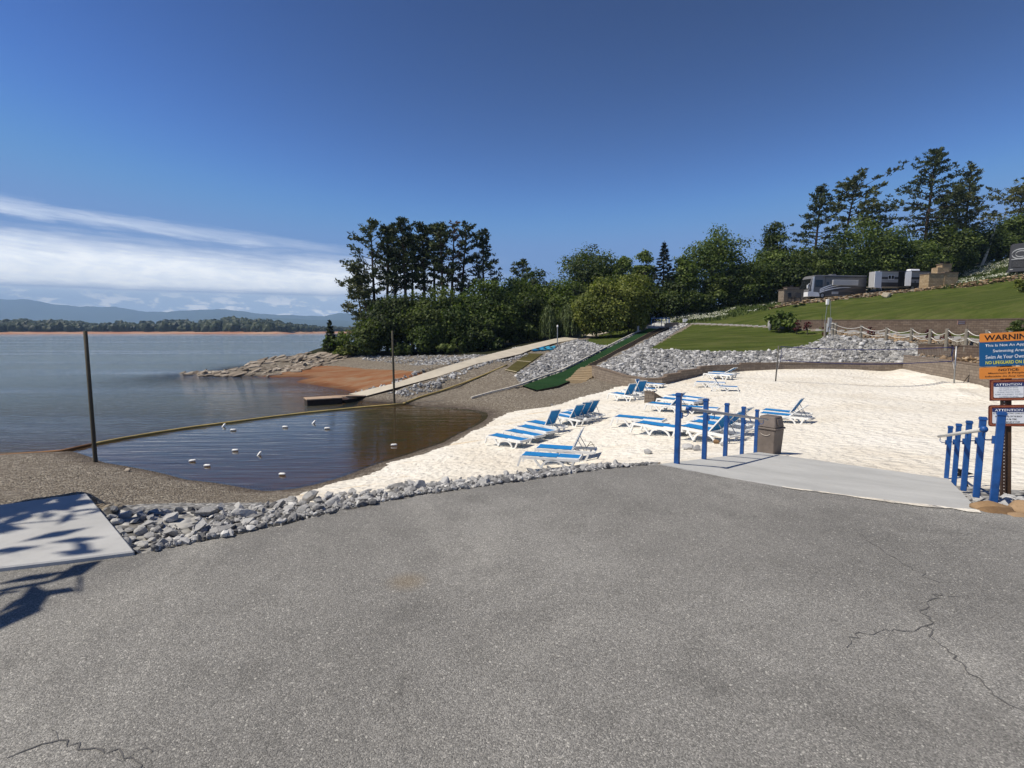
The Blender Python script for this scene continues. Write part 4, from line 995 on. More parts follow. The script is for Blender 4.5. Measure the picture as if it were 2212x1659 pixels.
# --- pines on the point
PT = 'pines on the wooded point'
for (u, vt, w, Y, cl, ln, top, mat, lab, kw) in [
    (814,482,92,86,.34,(-.6,0),'round',L_PINE,'tall pine with a wide open crown at the lake end of the tall row',{}),
    (838,491,62,89,.5,(.2,0),'round',L_PINE,'slim dark pine just inland of the wide end pine of the row',{'nb':26}),
    (858,487,58,93,.52,(-.3,0),'round',L_PINE,'thin pine half hidden between taller pines near the lake end',{'nb':24}),
    (877,478,84,87,.5,(-.2,0),'round',L_PINE,'tallest pine of the row with a broad rounded dark top',{'nb':34}),
    (890,506,60,92,.55,(.3,0),'round',L_PINE,'pine with a lower brownish crown beside the tallest of the row',{}),
    (921,487,66,88,.5,(-.4,0),'round',L_PINE,'pine with a lopsided crown and bare bole in the row centre',{'asym':-.3}),
    (941,486,46,90,.6,(-.2,0),'round',L_PINE,'pine with a long bare trunk and small high crown on the point',{'nb':22}),
    (958,483,54,86,.52,(-.3,0),'round',L_PINE,'narrow dense pine left of the dead topped one',{'nb':28}),
    (974,482,44,87,.50,(.6,0),'round',L_DEAD,'pine with a thin dead brown top among green ones',{'nb':22,'sparse':.45,'dens':14}),
    (991,490,78,88,.46,(1.4,0),'round',L_PINE,'leaning pine with uneven tufted limbs right of the dead top',{'asym':.25,'nb':26}),
    (1046,497,94,90,.28,(0,0),'cone',L_PINE,'full spire shaped pine at the inland end of the tall row',{'nb':38}),
    (806,574,72,84,.18,(-2.2,0),'round',L_PINE2,'leaning low pine reaching out over the lake at the point',{'nb':34,'asym':-.35}),
    (788,604,56,88,.2,(-1.4,0),'round',L_PINE2,'small thin pine behind the leaning low pine',{'nb':24,'sparse':.8}),
    (835,652,70,97,.2,(0,0),'round',L_PINE,'shaded mid height pine filling behind the row near the lake',{}),
    (905,652,80,98,.15,(0,0),'round',L_PINE,'shaded pine behind the bare trunks in the row middle',{}),
    (965,662,70,99,.15,(0,0),'round',L_PINE,'short dark pine seen between the bare boles',{}),
    (1015,642,60,97,.2,(0,0),'round',L_PINE,'dark pine low behind the spire shaped pine',{}),
    ]:
    b_, H = place(u, vt, Y); pine('pine_tree', lab, b_, H, px2m(w, Y)*(.88 if 830 < u < 1000 else 1), int(u*7+vt), mat, clear=cl, lean=ln, top=top, **kw)
b_, H = place(713, 690, 84); b_[2] = max(b_[2], -1.6); spruce('conifer', 'small dark conifer alone at the lake tip of the point', b_, H, px2m(30, 84), 5, L_PINE, 50, size=.38)
BL = 'broad-leaved trees on the wooded point'
for k, (u, vt, w, Y, mat, lab) in enumerate([
    (842,640,92,82,L_DARK,'dark bushy tree below the lake end pines'),
    (803,690,60,81,L_DARK,'dark low tree by the stony bank under the leaning pine'),
    (900,632,84,82,L_DARK,'dense green tree beside the wooden mooring post'),
    (955,622,96,81,L_DARK,'shaded round tree in the middle of the point'),
    (928,690,60,79,L_MID,'small lit bush tree near the scree in front of the pines'),
    (1010,640,92,80,L_MID,'big leafy tree right of the point centre'),
    (1052,610,98,83,L_MID,'brighter tall leafy tree below the spire shaped pine'),
    (1030,690,74,78,L_DARK,'leafy tree with low boughs over the boat path stones'),
    (1085,640,70,84,L_DARK,'dark leafy tree where the point joins the shore'),
    (1118,600,92,92,L_MID,'rounded green tree inland of the point'),
    (1148,634,84,88,L_DARK,'dark tree left of the weeping willows'),
    (1165,579,84,97,L_DARK,'tall wispy topped tree behind the weeping willows'),
    (1195,606,88,95,L_MID,'leafy tree directly above the willows'),
    (1110,690,90,84,L_DARK,'deep green bush tree over the bend of the boat path'),
    ]):
    b_, H = place(u, vt, Y); leafy('leafy_tree', lab, b_, H, px2m(w, Y)*1.15, 400+k, mat, nl=44, n=12000, low=.02, group=BL, size=.31)
for k, (u, vt, w, Y, mat, lab) in enumerate([
    (712,728,44,85,L_MID,'bright green shrub at the lake tip of the point'),(738,716,52,84,L_MID,'wide green shrub above the rock ledge'),(748,738,44,81,L_LIME,'light green shrub on the bank beside the ledge'),(770,712,50,82,L_DARK,'dark shrub between the ledge and the leaning pine'),(860,742,60,78.5,L_DARK,'dark shrub along the scree behind the mooring post'),(980,735,70,77,L_DARK,'dark shrub edging the scree in mid point'),(1070,728,60,77,L_DARK,'dark shrub at the top of the scree near the boat path')]):
    b_, H = place(u, vt, Y); b_[2] = max(b_[2], -1.9); H = PY(u, vt, Y)[2]-b_[2]
    leafy('shrub', lab, b_, H, px2m(w, Y)*1.1, 450+k, mat, nl=12, n=900, low=-.1, group='shrubs at the edge of the point', size=.36, cat='shrub')
b_, H = place(1184, 659, 82); willow('weeping_willow', 'narrow weeping willow, the smaller one nearer the lake', b_, H, px2m(36, 82), 31, 300)
b_, H = place(1231, 655, 84); willow('weeping_willow', 'wide weeping willow beside the light green lawn trees', b_, H, px2m(64, 84), 32, 520)
# --- middle wood and lawn trees
for k, (u, vt, w, Y, mat, lab, low, shp) in enumerate([
    (1272,531,118,106,L_DARK,'great round dark oak standing above the middle of the wood',.2,'oval'),
    (1312,552,60,103,L_DARK,'shoulder of dark foliage right of the great round oak',.1,'oval'),
    (1344,548,50,101,L_MID,'upright mid green tree between the oak and the dark conifer',.1,'cone'),
    (1387,536,44,106,L_MID,'light topped tree peeping behind the dark conifer',.1,'oval'),
    (1240,615,90,98,L_DARK,'dark tree between the willow and the great oak',.02,'oval'),
    (1300,610,100,97,L_DARK,'leafy tree behind the light green lawn trees',.02,'oval'),
    (1372,598,90,98,L_DARK,'leafy tree left below the dark conifer',.02,'oval'),
    (1440,610,80,97,L_DARK,'dark tree below the conifer by the meadow',.02,'oval'),
    (1475,550,56,100,L_MID,'airy tree with sky gaps between the conifer and the big oak',.15,'oval'),
    (1492,628,80,97,L_DARK,'dark tree at the foot of the big oak near the meadow',.02,'oval'),
    ]):
    b_, H = place(u, vt, Y); leafy('leafy_tree', lab, b_, H, px2m(w, Y)*1.08, 500+k, mat, nl=46, n=12500 if w > 70 else 7500, low=low, shape=shp, group='broad-leaved trees in the middle wood', size=.33)
b_, H = place(1130, 566, 108); pine('pine_tree', 'round headed pine standing behind the inland trees', b_, H, px2m(52, 108), 71, clear=.5, nb=22, group=None)
b_, H = place(1430, 519, 99); spruce('conifer', 'broad dark conifer with a pointed top above the meadow', b_, H, px2m(86, 99), 6, n=120, size=.5)
for k, (u, vt, w, Y, lab) in enumerate([(1288,612,92,80,'light green lawn tree nearer the willows'),(1358,593,100,82,'larger light green lawn tree beside the slide'),(1376,664,36,81,'small light green tree close to the slide top'),(1322,650,70,79,'light green tree between the two larger lawn trees')]):
    b_, H = place(u, vt, Y); leafy('lawn_tree', lab, b_, H, px2m(w, Y)*1.05, 560+k, L_LIME, n=11000 if w > 80 else 5500, low=.10, group='light green lawn trees', size=.29, D=px2m(w, Y)*.9, nl=30)
# --- right hand wood on the hill
for k, (u, vt, w, Y, mat, lab, low, shp) in enumerate([
    (1540,484,112,103,L_MID,'big oak with a high lobed crown above the meadow',.05,'oval'),
    (1570,590,110,100,L_DARK,'dark tree at the right foot of the big oak',.0,'oval'),
    (1600,575,80,104,L_DARK,'tree filling between the big oak and the thin poplar',.0,'oval'),
    (1664,474,52,108,L_DARK,'thin airy tree rising over the wood left of the dark pine',.25,'cone'),
    (1640,540,100,103,L_MID,'pale blossomed leafy tree below the thin airy tree',.0,'oval'),
    (1690,548,80,101,L_DARK,'dark tree behind the stone fireplace',.0,'oval'),
    (1735,538,90,104,L_DARK,'dense dark tree under the left pine',.0,'oval'),
    (1790,534,84,104,L_MID,'green tree behind the front of the motorhome',.0,'oval'),
    (1845,468,120,107,L_MID,'broad green tree behind the motorhome roof',.0,'oval'),
    (1900,500,90,106,L_MID,'green tree behind the trailer with light patches',.0,'oval'),
    (1960,520,100,106,L_MID,'leafy tree under the big pine',.0,'oval'),
    (2020,478,90,108,L_DARK,'dark tree right of the big pine trunk',.0,'oval'),
    (2040,538,90,112,L_MID,'low green tree above the flowering bank',.0,'oval'),
    (2085,488,80,117,L_DARK,'dark tree under the thin forked pine',.0,'oval'),
    (2125,500,90,118,L_MID,'green tree behind the leaning pale trunk',.0,'oval'),
    (2185,462,90,116,L_MID,'bright leafy tree at the top of the flowering bank',.0,'oval'),
    (2150,540,90,118,L_MID,'low green tree edging the flowering bank',.0,'oval'),
    (2240,520,90,112,L_DARK,'leafy tree behind the dark parked coach',.0,'oval'),
    ]):
    b_, H = place(u, vt, Y); leafy('leafy_tree', lab, b_, H, px2m(w, Y)*1.1, 600+k, mat, nl=46, n=12000 if w > 70 else 6000, low=low, shape=shp, group='broad-leaved trees on the right hill', size=.33)
HP = 'tall pines on the right hill'
for (u, vt, w, Y, cl, ln, top, mat, lab, kw) in [
    (1750,403,92,106,.30,(.6,0),'cone',L_PINE,'dark ragged pine left of the thin flat topped one',{'nb':40,'clump':7}),
    (1806,391,104,110,.62,(2.2,0),'round',L_PINE2,'flat topped pine on a long bare ivied trunk leaning right',{'nb':26,'asym':.45,'size':.5}),
    (1872,440,56,112,.55,(1.0,0),'round',L_PINE2,'feathery pine limb crown right of the flat topped pine',{'nb':18,'sparse':.8}),
    (1983,325,132,111,.40,(1.0,0),'cone',L_PINE,'biggest pine of the hill with a thick visible trunk',{'nb':46,'clump':9}),
    (2010,430,70,113,.5,(1.0,0),'round',L_PINE2,'slender pine leaning against the biggest pine',{'nb':20,'sparse':.7}),
    (2050,405,56,114,.42,(-.6,0),'round',L_PINE2,'thin forked pine, left stem of the pair',{'nb':26,'sparse':.8}),
    (2064,354,72,115,.36,(.5,0),'cone',L_PINE2,'thin forked pine, taller right stem of the pair',{'nb':34,'sparse':.8}),
    (2165,416,100,118,.35,(1.8,0),'round',L_PINE2,'spreading grey green pine near the frame edge of the hill',{'nb':34,'asym':-.2}),
    (2236,315,92,112,.3,(.4,0),'cone',L_PINE2,'drooping tall pine at the far right of the hill',{'nb':40}),
    ]:
    b_, H = place(u, vt, Y); kw['nb'] = int(kw['nb']*1.3); kw.setdefault('clump', 8); pine('pine_tree', lab, b_, H, px2m(w, Y)*1.08, int(u*3+vt), mat, clear=cl, lean=ln, top=top, group=HP, **kw)
# dead pale trunk leaning in the wood
b_, _ = place(2133, 540, 114); mb = MB(); a = PY(2132,545,114); c_ = PY(2151,488,114); mb.tube([a-[.9,0,3.2], a, (a+c_)/2, c_], [.3,.26,.2,.1], 8)
tag(mb.build('dead_trunk', BARKW, smooth=True), 'leaning bare pale dead trunk among the hill trees', 'dead tree')
b_, H = place(2212, 605, 66); leafy('leafy_tree', 'near light green bushy tree at the right edge of the upper lawn', b_, H+.3, px2m(54, 66), 640, L_LIME, n=1800, low=.0, size=.3, group=None)
b_, H = place(2204, 694, 47, 722); leafy('shrub', 'dark evergreen shrub behind the top of the warning sign', b_, H, px2m(46, 47), 641, L_DARK, nl=14, n=1500, low=-.1, size=.16, cat='shrub')
b_, H = place(1683, 672, 69); leafy('shrub', 'large leaved green shrub at the footpath end of the dark block wall', b_, H, px2m(64, 69), 642, L_MID, nl=14, n=800, low=-.1, size=.4, cat='shrub')
for u, v, Y, lab in [(1722,690,66,'red leaved low shrub nearest the big leaved green shrub'),(1745,694,65,'red leaved low shrub second from the green shrub'),(1785,699,63,'red leaved shrub beside the grey power box'),(1880,705,58,'small red shrub in the bed behind the second rope post'),(2006,712,52,'small red shrub behind the middle rope posts'),(2050,715,50,'red shrub behind the rope posts near the signs')]:
    b_, H = place(u, v, Y); leafy('red_shrub', lab, b_, max(H, .5), .95, int(u), L_RED, nl=8, n=260, low=-.1, size=.13, cat='shrub', group='red shrubs at the foot of the dark wall')
for u, v, Y, lab, h in [(1662,668,70,'dark upright stone left of the big leaved shrub',1.0),(1697,668,71,'dark upright stone right behind the big leaved shrub',1.2)]:
    b_, H = place(u, v, Y); V, Fc = rock_shape(2, int(u), 8, .02); o = link('standing_stone', np_mesh('standing_stone', V*[.3, .25, .8], Fc, ROCK), None, (b_[0], b_[1], b_[2]+.6)); tag(o, lab, 'stone')
# shading tree beside the pad, out of the picture to the left; its lower boughs shade the pad
pine('pine_tree', 'old pine left of the concrete pad whose boughs shade it', np.array([-11.65, 4.1, -.4]), 8.8, 8.3, 77, L_PINE, clear=.28, nb=46, top='cone', group=None, clump=6, dens=10, crad=.45, size=.4, asym=0.0)

# flowers and tall grass of the meadow
def meadow_bits():
    P_ = np.concatenate([region_points(p, .33, 61+k, 60, 130) for k, (n, p) in enumerate([x for x in POLY if x[0] == 'meadow'])])
    r = np.random.default_rng(4); m = len(P_)
    Cg = P_+np.stack([r.normal(0, .1, m), r.normal(0, .1, m), r.uniform(.05, .4, m)], -1); Ng = r.normal(0, 1, (m, 3)); Ng[:, 2] *= .3
    V, Fc = quads(Cg, Ng, .42, r, (1.5, .5), np.tile([0, 0, 1.], (m, 1)))
    tag(link('meadow_weeds', np_mesh('meadow_weeds', V, Fc, mk_leaf('weed_leaves', (.03, .05, .012), (.06, .09, .02), (.1, .125, .035)), attr={'rnd': ('FACE', r.random(m))})), kind='stuff')
    k = vnoise(P_[:, 0], P_[:, 1], .35, 8)+vnoise(P_[:, 0], P_[:, 1], 1.1, 9)*.6 > .15
    Q = P_[k]; m = len(Q); C2 = np.repeat(Q, 3, 0)+r.normal(0, .22, (m*3, 3))*[1, 1, .35]+[0, 0, .5]
    V, Fc = quads(C2, r.normal(0, .5, (m*3, 3))+[0, -.3, 1], .17, r, (1, .9))
    tag(link('meadow_flowers', np_mesh('meadow_flowers', V, Fc, L_WHITE, attr={'rnd': ('FACE', r.random(m*3))})), kind='stuff')
meadow_bits()

# ------------------------------------------------------------------ far shore, mountains, air
def far_shore():
    r = np.random.default_rng(12)
    us = np.linspace(-900, 1060, 90)
    lo = []; hi = []
    for u in us:
        Y = 860+120*math.sin(u*.004)+ (0 if u < 600 else (u-600)*2.2); v0 = PZ(u, 722.0, WATER); k = Y/v0[1] if v0[1] > 0 else 1
        X = PY(u, 714, Y)[0]; lo.append((X, Y, WATER-.2)); hi.append((X*1.05, Y*1.05, .3))
    back = [(x*1.45, y*1.45, 14.0) for x, y, z in lo]; n = len(us)
    V = np.array(lo+hi+back); Fc = np.array([(a*n+i, a*n+i+1, (a+1)*n+i+1, (a+1)*n+i) for a in (0, 1) for i in range(n-1)])
    me = np_mesh('far_shore', V, Fc, [CLAY_FAR, FLOOR], midx=np.array([0]*(n-1)+[1]*(n-1))); tag(link('far_shore', me), kind='structure')
    VV = []; FF = []; RN = []; o = 0
    for k in range(3400):
        i = r.uniform(0, n-1.01); a = int(i); w = i-a; p = np.array(hi[a])*(1-w)+np.array(hi[a+1])*w; q = r.uniform(0, 1)**1.3*.42; p = np.array([p[0]*(1+q), p[1]*(1+q), .5+q*q*85])
        u = np.interp(i, range(n), us); Hs = (1.0+.42*math.exp(-((u-520)/70)**2)+.10*math.sin(u*.021)+.06*math.sin(u*.055))*(1 if u < 560 else max(.55, 1-(u-560)/320))
        h = r.uniform(10, 17)*Hs; w_ = h*r.uniform(.42, .75); V, Fc = SHF[r.integers(len(SHF))]
        V = V*[w_, w_, h*.58]+[p[0], p[1], p[2]*Hs+h*.40]
        VV.append(V); FF.append(Fc+o); o += len(V); RN.append(np.clip(r.normal(.45, .2)+r.normal(0, .12, len(Fc)), 0, 1))
    me = np_mesh('far_forest', np.concatenate(VV), np.concatenate(FF), L_FAR, attr={'rnd': ('FACE', np.concatenate(RN))}); tag(link('far_forest', me), kind='stuff')
SHF = [rock_shape(2, 900+k, 3, .14, .8) for k in range(8)]
m, b, out_ = new_mat('far_clay'); v = scaled(b, pos(b), (.01, .05, .35)); n_ = b.noise(v, 1.0, 4, .6)
princ(b, out_, b.ramp(n_, [(.35, (.30, .12, .06)), (.6, (.42, .26, .16))]), .95); CLAY_FAR = m
far_shore()
m, b, out_ = new_mat('mountain_forest'); n_ = b.noise(pos(b), .004, 6, .6); princ(b, out_, b.ramp(n_, [(.3, (.02, .04, .018)), (.7, (.045, .075, .03))]), .95); MTN = m
def mountains():
    us = np.linspace(-1500, 1250, 500); r = np.random.default_rng(3)
    def ridge(Yd, prof, amp, seed, depth):
        px, pv = zip(*prof); v = np.interp(us, px, pv)
        j = sum(np.sin(us*f+r.uniform(0, 6))*a for f, a in ((.021, 1.4), (.055, .8), (.13, .45), (.31, .25)))*amp
        P_ = np.array([PY(u, a+b_, Yd) for u, a, b_ in zip(us, v, j)])
        rows = []
        for t in np.linspace(0, 1, 9):     # slope down towards the lake with spurs
            s = np.sin(us*.045+3*t)*.08+np.sin(us*.11+5*t)*.05
            d = 1-depth*t*(1+s*np.sin(pi*t)); rows.append(np.stack([P_[:, 0]*d, P_[:, 1]*d, P_[:, 2]*(1-t)**1.15-6*t], -1))
        n = len(us); V = np.concatenate(rows); i = np.arange(8)[:, None]*n+np.arange(n-1)[None, :]
        Fc = np.stack([i, i+n, i+n+1, i+1], -1).reshape(-1, 4)
        return np_mesh('mountains', V, Fc, MTN, smooth=True)
    tag(link('mountains', ridge(11000, [(-1500,660),(-700,640),(-200,650),(0,645),(60,646),(110,655),(170,664),(250,663),(300,672),(390,671),(470,668),(540,676),(620,680),(700,681),(740,677),(800,686),(900,690),(1250,700)], 1.0, 1, .30)), kind='structure')
    tag(link('mountains', ridge(8200, [(-1500,690),(-400,690),(0,690),(30,694),(90,700),(200,703),(420,690),(520,686),(640,688),(760,694),(900,700),(1250,705)], .6, 2, .3)), kind='structure')
mountains()
mb = MB(); mb.box((0, 5600, 377), (32000, 11900, 778))
m, b, out_ = new_mat('haze_air'); pv = b.n('ShaderNodeVolumePrincipled'); pv.inputs['Color'].default_value = (.45, .68, 1, 1); pv.inputs['Density'].default_value = 1.15e-4; pv.inputs['Anisotropy'].default_value = .0
b.l(pv.outputs[0], out_.inputs['Volume']); tag(mb.build('haze', m), kind='stuff')

# ------------------------------------------------------------------ loungers
def lounger_parts(root, ang):
    """pool lounger: x from foot (-.975) to head (.975), .66 wide, seat at .36"""
    hx = .22; zt = .36; hw = .33
    f = MB()
    for s in (-1, 1):
        f.bar([(-.975, s*hw, zt-.045), (.9, s*hw, zt-.045), (.975, s*hw, zt-.02)], .045, .085)
    for x in (-.965, -.33, hx, .965): f.bar([(x, -hw, zt-.05), (x, hw, zt-.05)], .05, .05)
    f.build('frame', PL_WHITE, root)
    for s in (-1, 1):
        for pts in ([(-.955, zt-.06), (-1.0, .16), (-1.06, 0)], [(-.50, zt-.06), (-.40, .16), (-.25, 0)], [(.80, zt-.06), (.74, .15), (.66, 0)]):
            l = MB(); l.bar([(x, s*hw, z) for x, z in pts], .05, .06)
            if pts[0][0] == -.50:
                l.bar([(-.25+.36*(1-cos(t*pi/2))*1.05-.0, s*hw, .02+(zt-.10)*sin(t*pi/2)) for t in np.linspace(0, 1, 6)], .045, .06)
            if pts[0][0] == .80:
                l.bar([(.50-.36*(1-cos(t*pi/2))*1.05+.0, s*hw, .02+(zt-.10)*sin(t*pi/2)) for t in np.linspace(0, 1, 6)], .045, .06); l.box((.58, s*hw, .015), (.2, .05, .03))
            l.build('leg', PL_WHITE, root)
    st = MB()
    n = 7; V = []
    for i in range(n+1):
        x = -.94+(hx+.93)*i/n
        for j, y in enumerate((-.285, -.14, 0, .14, .285)): V.append((x, y, zt+.012-.02*(1-(y/.285)**2)))
    st.add(V, [(i*5+j, (i+1)*5+j, (i+1)*5+j+1, i*5+j+1) for i in range(n) for j in range(4)])
    V2 = [(a, b_, c-.012) for a, b_, c in V]; st.add(V2, [(i*5+j+1, (i+1)*5+j+1, (i+1)*5+j, i*5+j) for i in range(n) for j in range(4)])
    st.build('seat_sling', SLING, root, smooth=False)
    L = .72; ca, sa = cos(ang), sin(ang)
    bk = MB(); q = lambda t, y, o=0.0: (hx+.02+t*L*ca-o*sa, y, zt+.012+t*L*sa+o*ca)
    V = [q(t, y) for t in (0, .33, .66, 1) for y in (-.27, 0, .27)]+[q(t, y, -.014) for t in (0, .33, .66, 1) for y in (-.27, 0, .27)]
    fs = []
    for i in range(3):
        for j in range(2): fs += [(i*3+j, i*3+j+1, (i+1)*3+j+1, (i+1)*3+j), (12+i*3+j, 12+(i+1)*3+j, 12+(i+1)*3+j+1, 12+i*3+j+1)]
    bk.add(V, fs); b0 = bk.build('backrest', SLING, root)
    fr = MB()
    for s in (-1, 1): fr.bar([q(0, s*.285, -.01), q(1, s*.285, -.01)], .03, .035)
    fr.bar([q(1, -.29, -.01), q(1, .29, -.01)], .035, .035); fr.build('back_frame', PL_WHITE, b0)
    if ang > .1:
        for s in (-1, 1):
            sp = MB(); sp.tube([q(.55, s*.25, -.02), (min(.93, hx+.02+.55*L*ca+.25), s*.25, zt-.02)], .012, 6); sp.build('prop', STEEL, root)
PROTO = {}
def lounger(label, pl, pr, ang, rev=False):
    a, c = (PZ(*pl), PZ(*pr)) if len(pl) == 3 else (G(*pl), G(*pr)); d = c-a; s = math.hypot(d[0], d[1])/1.72; rz = math.atan2(d[1], d[0])
    s = min(max(s, .55), 1.15); n = np.array([-sin(rz), cos(rz)]); mid = (a+c)/2
    x = mid[0]+n[0]*.33*s + cos(rz)*.2*s*(-1 if rev else 1)*1.0; y = mid[1]+n[1]*.33*s+sin(rz)*.2*s*(-1 if rev else 1)
    key = round(ang, 2)
    if key not in PROTO:
        o = thing('sun_lounger', '', 'sun lounger'); lounger_parts(o, R(ang)); PROTO[key] = o
    else: o = copy_tree(PROTO[key])
    o.location = (x, y, (mid[2] if len(pl) == 3 else T(x, y))-.01); o.rotation_euler = (0, 0, rz+(pi if rev else 0)); o.scale = (s, s, s)
    tag(o, label, 'sun lounger', 'blue sun loungers on the sand')
for lab, pl, pr, ang, rev in [
    ('nearest flat lounger just above the riprap rocks', (1118,1006.5,-2.6),(1230,1014.5,-2.6), 0, False),
    ('raised lounger directly behind the nearest flat one', (1150,990,-2.62),(1262,998,-2.62), 66, False),
    ('flat lounger first of the three flat ones by the water', (1048,963),(1112,968), 0, False),
    ('flat lounger second of the three flat ones by the water', (1084,952),(1143,957), 0, False),
    ('flat lounger third of the flat ones, beside the raised one', (1110,943),(1169,948), 0, False),
    ('raised lounger behind the three flat ones by the water', (1130,934),(1191,938), 62, False),
    ('first raised lounger of the trio in front of the little wall', (1187,918),(1243,921), 58, False),
    ('middle raised lounger of the trio in front of the little wall', (1201,913),(1258,917), 56.5, False),
    ('farthest raised lounger of the trio beside the waterside', (1217,908),(1272,911), 54, False),
    ('raised lounger at the left end of the row by the long wall', (1311,866),(1360,867), 60, False),
    ('second raised lounger in the row by the long wall', (1334,858),(1386,861), 61, False),
    ('lounger by the long wall with its back raised at the left end', (1369,849),(1410,848), 63, True),
    ('flat lounger at the far end of the row by the long wall', (1380,840),(1421,839.5), 0.1, False),
    ('raised lounger just right of the short curved sand wall', (1391,890),(1466,893), 52, False),
    ('flat lounger behind the raised one by the short sand wall', (1411,880),(1489,883), 0, False),
    ('flat lounger farthest back in the group by the short sand wall', (1428,872.5),(1500,875.5), 0, False),
    ('flat lounger behind the first two left handrail posts', (1462,894),(1535,896), 0, False),
    ('flat lounger alone left of the first handrail post', (1318,925.5),(1412,924.5), 0, False),
    ('flat lounger in front of the lone flat one, behind the first post', (1360,942),(1458,944), 0, False),
    ('raised lounger nearest behind the middle left handrail posts', (1453,952),(1556,957), 49, False),
    ('second raised lounger behind the middle left handrail posts', (1478,941),(1584,945), 45, False),
    ('farthest raised lounger behind the middle left handrail posts', (1490,929.5),(1600,933), 40, False),
    ('steeply raised lounger behind the brown bin', (1637,906),(1727,908.5), 58.5, False),
    ('half raised lounger in front of the steep one by the brown bin', (1632,914.5),(1727,917), 38, False),
    ('flat lounger left in the small far group below the net', (1498,838.5),(1555,837), 0, False),
    ('lounger with its back up at the left end, front of far group', (1540,846),(1596,845.5), 55, True),
    ('flat lounger in the far group behind the front two', (1516,821.5),(1568,821.5), 0, False),
    ('farthest lounger of all with a slightly raised back', (1527,817),(1577,817), 30, False),
    ]: lounger(lab, pl, pr, ang, rev)

# ------------------------------------------------------------------ handrails and bin
n_r = np.cross(RAMP[1]-RAMP[0], RAMP[3]-RAMP[0]); n_r /= np.linalg.norm(n_r)
def RPT(u, v):
    d = ray(u, v); o = np.array([0, 0, CH]); t = ((RAMP[0]-o)@n_r)/(d@n_r); return o+d*t
def handrail(label, px, inside, near_ext, far_ext, railmat, ball):
    a, c = PZ(*px[0], -.05), PZ(*px[-1], -1.03); P_ = [a+(c-a)*k/4 for k in range(5)]
    d = (c-a); d[2] *= 1; dl = np.linalg.norm(d[:2]); dn = d/dl; rz = math.atan2(d[1], d[0]); nn = np.array([-dn[1], dn[0], 0])*inside
    root = thing('handrail', label, 'handrail', tuple(a), 0)
    for p in P_:
        q = p-a; mb = MB(); mb.box((q[0], q[1], q[2]+.50), (.076, .076, 1.12), rz); po = mb.build('post', BLUE, root, bevel=.006)
        c2 = MB(); c2.box((q[0], q[1], q[2]+1.0685), (.092, .092, .024), rz); c2.box((q[0], q[1], q[2]+1.087), (.078, .078, .014), rz); c2.build('cap', BLUE, po)
        b_ = MB(); w = nn*.038; e = nn*.15
        b_.tube([q+w+[0, 0, .75], q+e*.8+[0, 0, .74], q+e+[0, 0, .77], q+e+[0, 0, .845]], .008, 6); b_.box(tuple(q+w*1.08+[0, 0, .75]), (.05, .05, .09), rz); b_.build('bracket', BLUE, root)
    h = .865; st = nn*.15+[0, 0, h]; A0 = st-dn*near_ext; A1 = (c-a)+st+dn*far_ext
    mb = MB(); mb.tube([A0, (A0+A1)/2, A1], .027, 12); mb.build('rail', railmat, root, smooth=True)
    mb = MB()
    if ball: mb.ball(tuple(A0-dn*.02), .042, (1, 1, 1)); mb.tube([A0-dn*.01, A0+dn*.06], .034, 12)
    else: mb.tube([A0-dn*.02, A0+dn*.10], .034, 12)
    mb.build('rail_end', BLUE, root, smooth=True)
handrail('blue posts with a grey rail on the lounger side of the ramp', [(1462,999),(1518.6,991.5),(1567,985.5),(1603,982),(1631.5,978.5)], -1, .0, .55, RAILG, False)
handrail('blue posts with a whitish, sunlit-toned rail on the warning sign side of the ramp', [(2146,1083),(2108,1070.5),(2079,1055.5),(2058.5,1042),(2044,1033.5)], 1, .02, .35, simple('sunlit_rail', (.60, .58, .53), .55, .12, 9), True)  # grey rail lightened to its sunlit white in the base colour
def bin_():
    p = G(1661, 979); root = thing('litter_bin', 'brown wood grained litter bin with a sloping hood at the ramp end', 'bin', (p[0], p[1], p[2]-.02), R(-52)); root.scale = (1.04, 1.04, 1.12)
    mb = MB(); V = []
    for z, w in ((0, .21), (.62, .245)):
        V += [(-w, -w, z), (w, -w, z), (w, w, z), (-w, w, z)]
    mb.add(V, [(3,2,1,0),(4,5,6,7),(0,1,5,4),(1,2,6,5),(2,3,7,6),(3,0,4,7)]); mb.build('body', BROWN, root, bevel=.015)
    mb = MB(); mb.box((0, 0, .645), (.54, .54, .045)); mb.build('rim', BROWN, root, bevel=.012)
    mb = MB(); V = [(-.245,-.245,.668),(.245,-.245,.668),(.245,.245,.668),(-.245,.245,.668),(-.20,-.17,.93),(.20,-.17,.93),(.20,.2,.93),(-.20,.2,.93)]
    mb.add(V, [(3,2,1,0),(4,5,6,7),(0,1,5,4),(1,2,6,5),(2,3,7,6),(3,0,4,7)]); hd = mb.build('hood', BROWN, root, bevel=.02)
    mb = MB(); mb.add([(.212,-.10,.74),(.212+.002,.13,.74),(.187,.13,.86),(.187,-.10,.86)], [(0,1,2,3)]); V = [(x+.05, y, z) for x, y, z in [(.212,-.10,.74),(.214,.13,.74),(.187,.13,.86),(.187,-.10,.86)]]
    mb2 = MB(); mb2.box((.232, 0, .80), (.035, .24, .15), M=Matrix.Rotation(-.18, 4, 'Y')); mb2.build('flap', BROWN, hd, bevel=.01)
    mb = MB(); mb.tube([(.12*cos(t), -.246-.002, .54-.06*sin(t)) for t in np.linspace(.15, pi-.15, 9)], .008, 5); mb.build('handle', simple('worn_edge', (.5, .45, .4), .6), root)
bin_()
